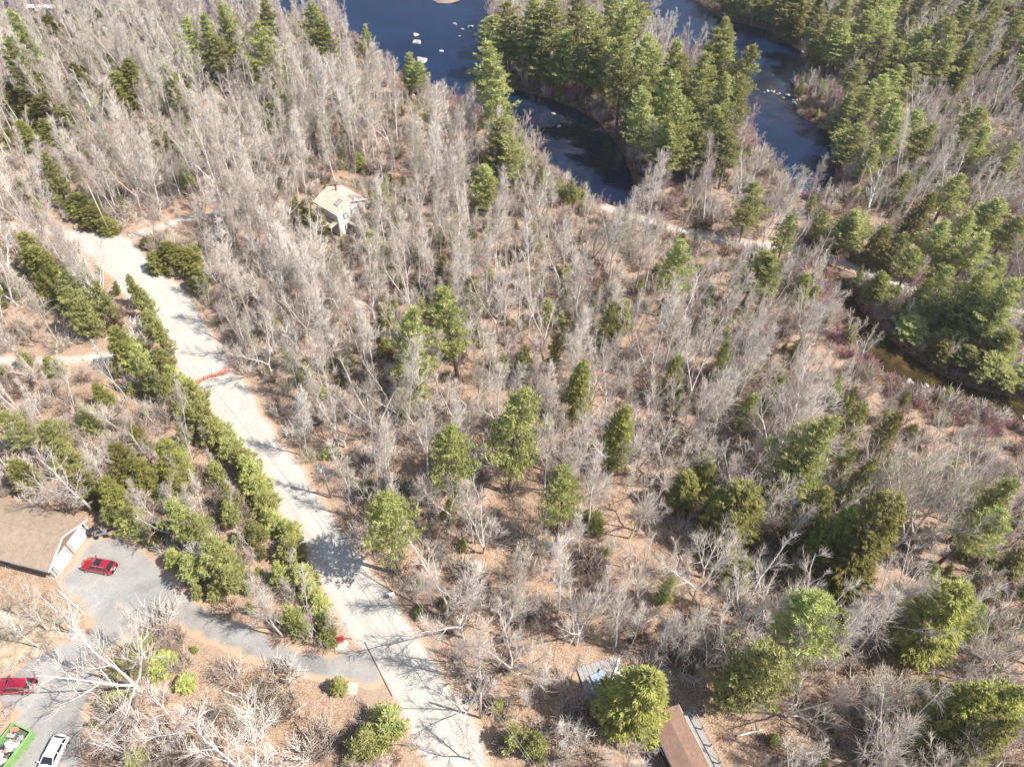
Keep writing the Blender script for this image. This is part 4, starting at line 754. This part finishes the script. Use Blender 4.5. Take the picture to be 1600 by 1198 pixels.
# cars
def car(label, c, heading_px, center_px, paintm, L=4.6, Wc=1.86, H=1.62, roofm=None, sun=True, z=.06):
    a, b = G(*heading_px[0]), G(*heading_px[1]); t = thing('parked_car', label, 'car', (*G(*center_px), z), ang2(a, b)); h = L/2; w2 = Wc/2
    X = [-h, -h+.12, -h+.5, -1.2, 0, .9, h-.55, h-.15, h]; top = [.80, .96, 1.0, 1.02, 1.02, 1.0, .92, .82, .62]; wd = [.82, .93, .99, 1, 1, 1, .97, .88, .74]; bot = [.42, .32, .26, .24, .24, .24, .26, .32, .40]; V = []
    for x, tz, ww, bz in zip(X, top, wd, bot):
        w_ = w2*ww; V += [(x, -w_*.93, bz), (x, -w_, bz+.22), (x, -w_*1.0, tz-.2), (x, -w_*.9, tz), (x, 0, tz+.04), (x, w_*.9, tz), (x, w_, tz-.2), (x, w_, bz+.22), (x, w_*.93, bz)]
    n = len(X); Q = [[i*9+k, i*9+(k+1) % 9, (i+1)*9+(k+1) % 9, (i+1)*9+k] for i in range(n-1) for k in range(9)]; T = [[0, k+1, k] for k in range(1, 8)]+[[(n-1)*9, (n-1)*9+k, (n-1)*9+k+1] for k in range(1, 8)]
    part('body', (np.array(V), np.array(Q)[:, ::-1], np.array(T)), paintm, t, smooth=True)
    bx0, bx1, rx0, rx1 = -h+.22, 1.05, -h+.62, .28; g1, g2 = w2*.86, w2*.66
    Vc = np.array([(bx0, -g1, .98), (bx1, -g1, .98), (bx1, g1, .98), (bx0, g1, .98), (rx0, -g2, H-.05), (rx1, -g2, H-.05), (rx1, g2, H-.05), (rx0, g2, H-.05)]); part('window_glass', (Vc, BQ, None), K['glass'], t)
    for y in (-1, 1):
        for p, q in (((bx1, y*g1, .99), (rx1, y*g2, H-.03)), ((bx0, y*g1, .99), (rx0, y*g2, H-.03)), ((-.25, y*(g1+.01), .99), (-.3, y*(g2+.02), H-.03)), ((-1.25, y*(g1+.01), .99), (-1.25, y*(g2+.02), H-.03))): part('pillar', tube1([p, q], .045, 5), paintm, t)
    part('roof', [box((rx0+rx1)/2, 0, H-.02, rx1-rx0+.1, 2*g2+.08, .07)], paintm, t)
    if sun: part('sunroof', box(rx1-.55, 0, H+.02, .85, 2*g2*.78, .03), K['glass'], t)
    for y in (-1, 1): part('roof_rail', box((rx0+rx1)/2, y*(g2-.02), H+.05, rx1-rx0-.3, .05, .05), K['chrome'], t)
    for x in (-h+.85, h-.88):
        for y in (-1, 1):
            wh = part('wheel', tube1([(x, y*(w2-.21), .34), (x, y*(w2+.01), .34)], .34, 18), K['black'], t, smooth=False); part('rim', tube1([(x, y*(w2-.1), .34), (x, y*(w2+.025), .34)], .2, 10), K['chrome'], wh)
    for y in (-1, 1):
        part('headlight', box(h-.16, y*w2*.62, .70, .22, .36, .14), K['lampg'], t); part('taillight', box(-h+.07, y*w2*.72, .84, .14, .26, .22), K['lampr'], t); part('mirror', box(.85, y*(w2+.1), 1.05, .14, .2, .14), paintm, t)
    part('number_plate', box(-h-.005, 0, .62, .03, .48, .14), K['white'], t); part('grille', box(h-.02, 0, .55, .06, 1.0, .16), K['dark'], t); part('bumper', box(-h+.02, 0, .42, .14, Wc*.78, .16), K['dark'], t)
    return t
car('red SUV with dark sunroof parked before the white garage doors', 0, ((178, 889), (135, 881)), (157, 887), K['red'])
car('dark red SUV cut off by the left edge of the photo', 0, ((57, 1071), (0, 1070)), (27, 1074), K['red2'], L=4.7, sun=False)
car('white car with dark windscreen under bare branches beside the green dumpster', 0, ((100, 1150), (74, 1200)), (86, 1183), K['wcar'], L=4.5, Wc=1.8, H=1.45, sun=False)

# small yard vehicle and mower beside the garage
def quad(px, py, label, cm, rz, name, cat):
    t = thing(name, label, cat, (*G(px, py), .05), rz)
    part('body', [box(0, 0, .55, 1.3, .5, .3, taper=.8), box(.55, 0, .68, .5, .8, .12), box(-.5, 0, .68, .55, .85, .12)], cm, t); part('seat', box(-.15, 0, .8, .7, .32, .16), K['black'], t); part('handlebar', [tube1([(.35, -.4, 1.05), (.35, .4, 1.05)], .025, 5), tube1([(.45, 0, .7), (.35, 0, 1.05)], .03, 5)], K['dark'], t)
    for x in (-.6, .6):
        for y in (-.45, .45): part('wheel', tube1([(x, y-.12, .28), (x, y+.12, .28)], .28, 12), K['black'], t)
quad(160, 836, 'blue-grey four-wheeler parked by the shrubs at the garage corner', K['chrome'], .3, 'quad_bike', 'quad bike'); quad(146, 831, 'dark four-wheeler tucked tight against the garage wall', K['dark'], .9, 'quad_bike', 'quad bike')
o = put('boulder', None) if 0 else None

# open dumpster with junk
A, B, C = G(20.6, 1130, 1.3), G(50.6, 1143, 1.3), G(11, 1194, 1.3); ux = unit(C-B); Wd2 = float(abs((A-B) @ np.array([-ux[1], ux[0]]))); sgn = 1 if (A-B) @ np.array([-ux[1], ux[0]]) > 0 else -1
t = thing('open_dumpster', 'lime green open container heaped with white and brown junk', 'dumpster', (B[0], B[1], .05), math.atan2(ux[1], ux[0])); Ld = 6.2
part('side_wall', box(Ld/2, sgn*.06, .75, Ld, .10, 1.25), K['green'], t); part('side_wall', box(Ld/2, sgn*(Wd2-.06), .75, Ld, .10, 1.25), K['green'], t); part('end_wall', box(.05, sgn*Wd2/2, .75, .1, Wd2-.25, 1.25), K['green'], t); part('end_wall', box(Ld-.05, sgn*Wd2/2, .75, .1, Wd2-.25, 1.25), K['green'], t)
part('floor', box(Ld/2, sgn*Wd2/2, .16, Ld-.2, Wd2-.3, .1), K['dgreen'], t)
part('rim', [box(Ld/2, sgn*.02, 1.42, Ld+.1, .3, .1), box(Ld/2, sgn*(Wd2-.02), 1.42, Ld+.1, .16, .1), box(.02, sgn*Wd2/2, 1.42, .18, Wd2-.36, .1)], K['green'], t)
for k in range(6): part('rib', box(.5+k*1.05, -sgn*.05, .72, .12, .12, 1.2), K['green'], t)
jr = random.Random(3); ca, sa = ux
jl = ['white sack', 'crumpled white sheet', 'brown cardboard box', 'broken grey board', 'dark bag', 'rusty metal scrap']
jm = [K['white'], K['white'], K['tan'], K['greyw'], K['dark'], K['pink']]
for k in range(60):
    u_ = .5+jr.random()*(Ld-1.0); v_ = sgn*(.45+jr.random()*(Wd2-.9)); q = k % 6; x = B[0]+ca*u_-sa*v_; y = B[1]+sa*u_+ca*v_
    s_ = jr.uniform(.35, .8); g_ = box(0, 0, 0, s_*1.3, s_*.8, .2 if q in (1, 3) else s_*.6, taper=.7+.3*jr.random()); o = put('junk_piece', mesh_np('junk_piece', g_[0]+RS(k).normal(0, .05, g_[0].shape), BQ, None, [jm[q]]), loc=(x, y, .95+jr.random()*.4), rot=(jr.uniform(-.4, .4), jr.uniform(-.4, .4), jr.random()*3))
    tag(o, f'{jl[q]} in the heap inside the open green dumpster', 'junk', 'junk heaped in the green dumpster')

# poles and wires
def pole(label, px, py, h, tr=False, arm=True, lean=(0, 0)):
    p = G(px, py); z = float(height([p])[0]); t = thing('utility_pole', label, 'pole', (p[0], p[1], z)); t.rotation_euler = (lean[0], lean[1], 0)
    part('pole', tube1([(0, 0, -.3), (0, 0, h)], [.15, .11], 10), K['pole'], t, smooth=True)
    if arm: part('cross_arm', box(0, 0, h-.35, .12, 1.6, .12, rz=.6), K['pole'], t)
    for s_ in ((-.65, .65) if arm else (0,)): part('insulator', tube1([(-.5646*s_*1, .825*s_, h-.28), (-.5646*s_, .825*s_, h-.08)], .05, 6), K['lampg'], t)
    if tr: tf = part('transformer', tube1([(-.42, 0, h-1.35), (-.42, 0, h-.45)], .27, 14), K['lampg'], t); part('transformer_lid', tube1([(-.42, 0, h-.45), (-.42, 0, h-.36)], .29, 14), K['chrome'], tf)
    return np.array([p[0], p[1], z+h])
t1 = pole('wooden utility pole standing at the far left bend of the gravel road', 174, 370, 12.0); t2 = pole('utility pole carrying a pale round transformer beside the gravel road', 516.6, 777, 8.1, True, False); t3 = pole('short wooden pole beside the gravel road near the blue pipe', 750, 1121, 8.7, False, False)
def wire(a, b, sag, label, r=.022, m=None):
    P = [a+(b-a)*s-np.array([0, 0, 4*sag*s*(1-s)]) for s in np.linspace(0, 1, 24)]; o = put('overhead_wire', mesh_np('overhead_wire', *tube1(P, r, 5)[:3], [m or K['wire']])); tag(o, label, 'wire')
far = G(905, 1300, 8.0); far = np.array([far[0], far[1], 8.0])
wire(t2, far, .5, 'thin overhead wire running down the right roadside from the transformer pole'); wire(t2+np.array([.3, .3, -.5]), far+np.array([.3, .3, -.5]), .6, 'lower of the two overhead wires below the transformer pole'); wire(t1, t2, 1.2, 'long overhead wire from the far bend to the transformer pole', .02)

# red plastic barrier
A, B = G(309, 603), G(358, 579); L = float(np.linalg.norm(B-A)); t = frame_thing('plastic_barrier', 'sagging red-orange plastic mesh barrier stretched across the gravel road', 'barrier', A, B, .05); st_ = []
sag = lambda s: 1.25-.35*math.sin(s*math.pi)+.05*math.sin(s*17); off = lambda s: .45*math.sin(s*5.2)
for hz in np.linspace(0.04, 1, 7): st_.append(tube1([(s*L, off(s)*(1.25-hz*.6), .06+hz*sag(s)) for s in np.linspace(0, 1, 26)], .032, 4, False))
for s in np.linspace(0, 1, 46): st_.append(tube1([(s*L, off(s)*(1.25-hz*.6), .06+hz*sag(s)) for hz in (0, .5, 1)], .022, 4, False))
part('netting', st_, K['orange'], t)
for s in (0, .25, .5, .75, 1.0): part('post', tube1([(s*L, off(s)*.65, -.2), (s*L, off(s)*.6, sag(s)+.15)], .05, 6), K['orange'], t)
part('banner', [box(L*s, off(s)*.9-.03, .45, L*.09, .03, .26, rz=.1+s) for s in (.2, .4, .62, .82)], K['orange'], t)

# little roadside things
def stand(name, label, cat, px, py, geo, m, rz=0, z=None):
    p = G(px, py); z = float(height([p])[0]) if z is None else z; t = thing(name, label, cat, (p[0], p[1], z), rz)
    for nm, g_, mm in geo: part(nm, g_, mm, t)
stand('mailbox', 'white box on a short post at the right road shoulder', 'mailbox', 613, 934, [('post', box(0, 0, .5, .12, .12, 1.0), K['wood']), ('box', box(0, 0, 1.15, .75, .4, .4), K['white']), ('flag', box(.1, -.25, 1.3, .2, .03, .1), K['red'])], 0, .4)
stand('red_box', 'red box on a post at the corner of driveway and gravel road', 'mailbox', 534, 1004, [('post', box(0, 0, .45, .12, .12, .9), K['wood']), ('box', box(0, 0, 1.05, .7, .55, .6), K['red']), ('lid', box(0, 0, 1.38, .8, .62, .06), K['red'])], 0, .3)
stand('white_sign', 'small white marker on the right roadside above the transformer pole', 'marker', 449, 683, [('post', box(0, 0, .3, .08, .08, .6), K['wood']), ('plate', box(0, 0, .75, .3, .3, .35), K['white'])], 0, .4)
stand('white_sign', 'small white marker beside the shaded shrubs at the upper road bend', 'marker', 302, 445, [('post', box(0, 0, .4, .08, .08, .8), K['wood']), ('plate', box(0, 0, .95, .4, .1, .4), K['white'])], 0, .4)
A = G(525, 1022); o = put('concrete_apron', mesh_np('concrete_apron', *slab([(*G(524, 1021), .1), (*G(548, 1016), .1), (*G(543, 1000), .1), (*G(524, 1003), .1)], .2), [K['conc']])); tag(o, 'pale concrete pad under the red box at the driveway corner', 'slab')
o = put('concrete_pad', mesh_np('concrete_pad', *slab([(*G(532, 1066), .12), (*G(530, 1082), .12), (*G(558, 1086), .12), (*G(560, 1067), .12)], .2), [K['conc']])); tag(o, 'white concrete pad on the lower side of the driveway mouth', 'slab')
P = [np.array([*G(570+43*s, 1003+85*s), .13+.02*math.sin(s*9)]) for s in np.linspace(0, 1, 14)]; o = put('dark_cable', mesh_np('dark_cable', *tube1(P, .05, 5), [K['dark']])); tag(o, 'dark line running straight across the driveway mouth', 'cable')  # dark line across the driveway mouth, drawn as a thin tube
P = [np.array([*G(727+18*s, 1098-10*s), .45]) for s in (0, 1)]; o = put('culvert_pipe', mesh_np('culvert_pipe', *tube1(P, .24, 14), [K['blue']])); tag(o, 'blue-grey pipe lying on the leaves right of the road', 'pipe')

# slab strewn with junk near the cabin
p = G(945, 1064); rz = .35; t = thing('junk_slab', 'grey boarded platform strewn with leaves beside the olive evergreen', 'platform', (*p, .05), rz)
for k in range(9): part('board', box(-2.6+k*.62, 0, .22+.01*(k % 2), .58, 5.0, .08), K['greyw'], t)
part('joist', [box(0, -1.8, .1, 5.4, .12, .14), box(0, 1.8, .1, 5.4, .12, .14)], K['wood'], t)
def free(name, label, cat, px, py, z, geo, m, rz=0, tilt=0): 
    p = G(px, py, z); o = put(name, mesh_np(name, *(merge(geo) if isinstance(geo, list) else geo)[:3], [m]), loc=(p[0], p[1], z), rot=(0, tilt, rz)); tag(o, label, cat); return o
free('white_beam', 'long white beam leaning on the junk-strewn platform', 'beam', 962, 1048, .5, box(0, 0, 0, 3.6, .28, .14), K['white'], 1.25, .08)
free('white_crate', 'small white crate on the platform beside the white beam', 'crate', 969, 1054, .52, [box(0, 0, 0, 1.1, .75, .3), box(0, 0, .18, 1.2, .85, .06)], K['white'], .6)
free('folded_tarp', 'pale blue tarp heaped on the near side of the platform', 'tarp', 932, 1058, .45, [box(0, 0, 0, 1.8, 1.2, .3, .2, .8), box(.7, .4, .12, 1.0, .9, .25, .9, .7)], K['blue'], .2)
free('long_plank', 'long grey plank lying in shade below the platform', 'plank', 937, 1090, .4, [box(0, 0, 0, 4.6, .55, .1), box(.3, 0, .1, 3.2, .1, .12)], K['greyw'], -.42)
free('blue_barrel', 'blue barrel beside the long grey plank in the shade', 'barrel', 934, 1100, .5, [tube1([(0, 0, -.45), (0, 0, .45)], .32, 12), tube1([(0, 0, .1), (0, 0, .16)], .34, 12)], K['blue'])
lad = [box(0, -.28, 0, 2.6, .06, .06), box(0, .28, 0, 2.6, .06, .06)]+[box(-1.15+k*.33, 0, 0, .05, .56, .05) for k in range(8)]
free('ladder', 'wooden ladder lying below the long grey plank', 'ladder', 936, 1108, .25, lad, K['wood'], 1.1)
free('ladder', 'pale slatted ladder lying beside the brown cabin wall', 'ladder', 1018, 1182, .3, lad, K['greyw'], -1.1)

# rocks
def rock_mesh(seed, flat=.6):
    import bmesh
    bm = bmesh.new(); bmesh.ops.create_icosphere(bm, subdivisions=3, radius=1); V = np.array([v.co[:] for v in bm.verts]); r_ = RS(seed)
    for _ in range(9):
        n_ = r_.normal(0, 1, 3); n_ /= np.linalg.norm(n_); d_ = V @ n_; c_ = r_.uniform(.45, .85); V = V-np.outer(np.maximum(d_-c_, 0), n_)
    V += .05*np.sin(V[:, [1, 2, 0]]*5+seed); V[:, 2] *= flat
    for v, c_ in zip(bm.verts, V): v.co = c_
    me = bpy.data.meshes.new('boulder'); bm.to_mesh(me); bm.free(); me.materials.append(M['rock']); return me
RK = [rock_mesh(i, .55+.1*(i % 3)) for i in range(6)]
def rock(px, py, wpx, label, z0=None, group=None, k=None, sy=.75):
    zz = WZ if wdist([G(px, py, WZ)])[0] < 0 else None; p = G(px, py, WZ if zz is not None else 0); zb = WZ+.05 if zz is not None else float(height([p])[0])+.1
    d = PROJ([[p[0], p[1], zb]])[1][0]; s = wpx*d/FPX/2; rr = random.Random(px*7+py); o = put('boulder', RK[rr.randrange(6) if k is None else k], loc=(p[0], p[1], zb), rot=(0, 0, rr.random()*6), scale=(s, s*sy, s*.7)); tag(o, label, 'boulder', group)
rock(120, 990, 26, 'large pale boulder where the driveway forks', sy=.9)
for a in ((652, 66, 20, 'pale boulder in the lake below the small cap-shaped rock'), (650, 55, 13, 'cap-shaped boulder standing in the lake, topmost of the pair'), (658, 94, 26, 'broad flat pale boulder in the lake near the shore trees'), (690, 80, 10, 'small round rock in the lake right of the flat boulder'), (711, 38, 8, 'small rock in the lake left of the wooded point'), (722, 46, 9, 'low wet rock off the wooded point, middle one'), (735, 42, 12, 'pale rock touching the shore of the wooded point'), (718, 57, 6, 'lowest small rock off the wooded point'),
          (578, 70, 22, 'pale shore ledge at the near bank of the lake'), (590, 84, 16, 'smaller pale ledge on the near bank of the lake'), (566, 58, 12, 'upper pale rock on the near lake bank'), (864, 178, 10, 'single pale rock in the dark channel'), (873, 198, 8, 'sunken yellowish rock in the dark channel'), (800, 134, 16, 'pale rock on the bank of the wooded point'), (815, 142, 12, 'second pale rock on the bank of the wooded point'), (1258, 80, 14, 'pale boulder at the far bank of the right channel'), (1241, 47, 12, 'grey boulder under the pines at the far bank'),
          (1422, 596, 16, 'largest pale stone at the edge of the brown brook'), (1448, 602, 10, 'round white stone at the edge of the brown brook'), (1508, 664, 18, 'pale stone among reddish shrubs below the brook'), (1600, 652, 12, 'stone at the right end of the brook'), (1102, 356, 10, 'white stone beside the narrow back track'), (1395, 515, 10, 'stone on the shaded bank of the brook'), (10, 1112, 16, 'grey rock in the leaf patch above the green dumpster')): rock(*a)
rr = random.Random(9)
for k in range(9): rock(1192+k*5+rr.random()*3, 146+rr.uniform(-4, 5)+k*.5, rr.uniform(5, 9), 'small pale stone in the riffle across the right channel', group='stones of the riffle in the right channel')
for k in range(7): rock(1236+k*2+rr.random()*5, 158+rr.uniform(-5, 12), rr.uniform(5, 9), 'small stone along the bank at the end of the riffle', group='bank stones at the end of the riffle')
t = None
isl = G(694, 2, WZ); K_isl = RK[2].copy(); K_isl.materials.clear(); K_isl.materials.append(simple('islet_rock', (.24, .18, .13), .95, .5, .8)); o = put('islet', K_isl, loc=(isl[0], isl[1], WZ+.1), scale=(5.2, 3.2, .7)); tag(o, 'low rocky islet with dry grass at the top of the lake', 'islet')
# stone edging of the lawn
A, B = G(-6, 1058), G(84, 1000); L = float(np.linalg.norm(B-A)); t = frame_thing('stone_edging', 'low pale stone edging between the lawn and the driveway', 'stone edging', A, B, .1); rr = random.Random(4)
for k in range(26): put('stone', RK[k % 6], t, loc=((k+.5)*L/26, rr.uniform(-.12, .12), .05), rot=(0, 0, rr.random()*6), scale=(L/52*1.08, .26, .3))
# fallen logs
def log(px, py, px2, py2, r0, label, m, grp=None):
    a, b = G(px, py), G(px2, py2); za, zb_ = float(height([a])[0]), float(height([b])[0]); P = [np.array([*(a+(b-a)*s), (za+(zb_-za)*s)+r0+.03+.06*math.sin(s*4)]) for s in np.linspace(0, 1, 7)]; r_ = np.linspace(r0, r0*.5, 7)
    t_ = thing('fallen_log', label, 'log', (*a, za), 0, grp); off_ = np.array([*a, za]); part('trunk', tube1(np.array(P)-off_, r_, 7), m, t_, smooth=True)
    for s in (.5, .72): q = P[int(s*6)]-off_; d_ = unit(np.array([*(b-a), 0])); nn_ = np.array([-d_[1], d_[0], .3])*(1 if s > .6 else -1); part('branch_stub', tube1([q, q+(nn_+d_*.6)*.6], [.05, .02], 5), m, t_)
log(90, 922, 133, 960, .16, 'long white barkless log pointing from the garage corner to the driveway', M['bark_white'])
LG = [(0, 880, 20, 888, 'grey log by the garage eave'), (640, 690, 668, 700, 'grey log left of the narrow middle pine'), (700, 560, 735, 548, 'grey log above the middle pine'), (770, 850, 806, 858, 'grey log lying on open leaves in the middle woods'), (840, 960, 880, 950, 'grey log in the open leaf clearing'), (705, 930, 740, 938, 'grey log near the right roadside'), (920, 690, 950, 700, 'grey log left of the dark evergreens'), (1060, 870, 1076, 905, 'grey log on the striped bare ground'), (1100, 690, 1150, 700, 'grey log in the orange clearing right of centre'), (1010, 500, 1050, 508, 'grey log in the upper middle woods'), (870, 430, 910, 440, 'grey log near the top of the middle woods'), (560, 560, 590, 570, 'grey log left of the leftmost middle pine'), (1000, 980, 1030, 960, 'grey log above the olive evergreen'), (900, 880, 930, 870, 'grey log right of the small middle pine'), (1150, 1150, 1190, 1140, 'grey log near the bottom right of the cabin'), (1250, 1180, 1290, 1172, 'grey log at the lower right bottom edge'), (450, 1120, 480, 1100, 'grey log below the driveway bend'), (350, 1080, 380, 1092, 'grey log on open leaves below the driveway'), (690, 250, 715, 244, 'pale log high in the back woods'), (630, 158, 648, 152, 'short pale log near the lake shore')]
for a in LG: log(*a[:4], .13, a[4], M['bark_grey'])
# dock in the lake
A, B = G(40, 38, WZ), G(62, 15, WZ); L = float(np.linalg.norm(B-A)); t = frame_thing('lake_dock', 'white T-shaped dock on the lake at the upper left corner', 'dock', A, B, WZ+.45)
for k in range(int(L/1.2)): part('plank', box(.6+k*1.2, 0, 0, 1.12, 1.8, .1), K['white'], t)
part('platform', box(L+1.2, 0, .0, 2.6, 9.0, .12), K['white'], t)
for s in (.1, .5, .95):
    for y in (-.8, .8): part('post', box(L*s, y, -.6, .16, .16, 1.6), K['greyw'], t)
# weathered shelter roof in the back clearing
free('grey_shelter', 'small grey pitched tarp shelter in the back clearing above the tan house', 'shelter', 518, 232, 1.3, [slab([(-2.4, -1.6, -.4), (2.4, -1.6, -.4), (2.4, 0, .5), (-2.4, 0, .5)], .1), slab([(-2.4, 0, .5), (2.4, 0, .5), (2.4, 1.6, -.4), (-2.4, 1.6, -.4)], .1)]+[box(x, y, -.8, .12, .12, 1.0) for x in (-2.2, 2.2) for y in (-1.4, 1.4)], K['greyw'], .3)
label_all()

# ------------------------------------------------------------------ thin air over the whole place
hb = box(0, 700, 48.5, 5000, 3400, 103); hz = put('haze', mesh_np('haze', hb[0], BQ)); tag(hz, kind='stuff'); hz.data.materials.clear()
hm = bpy.data.materials.new('pale_haze'); hm.use_nodes = True; hn = hm.node_tree; hn.nodes.remove(hn.nodes['Principled BSDF']); pv = hn.nodes.new('ShaderNodeVolumePrincipled'); pv.inputs['Color'].default_value = (.95, .96, 1, 1); pv.inputs['Density'].default_value = .00013; pv.inputs['Anisotropy'].default_value = .2
hn.links.new(pv.outputs[0], hn.nodes['Material Output'].inputs['Volume']); hz.data.materials.append(hm)
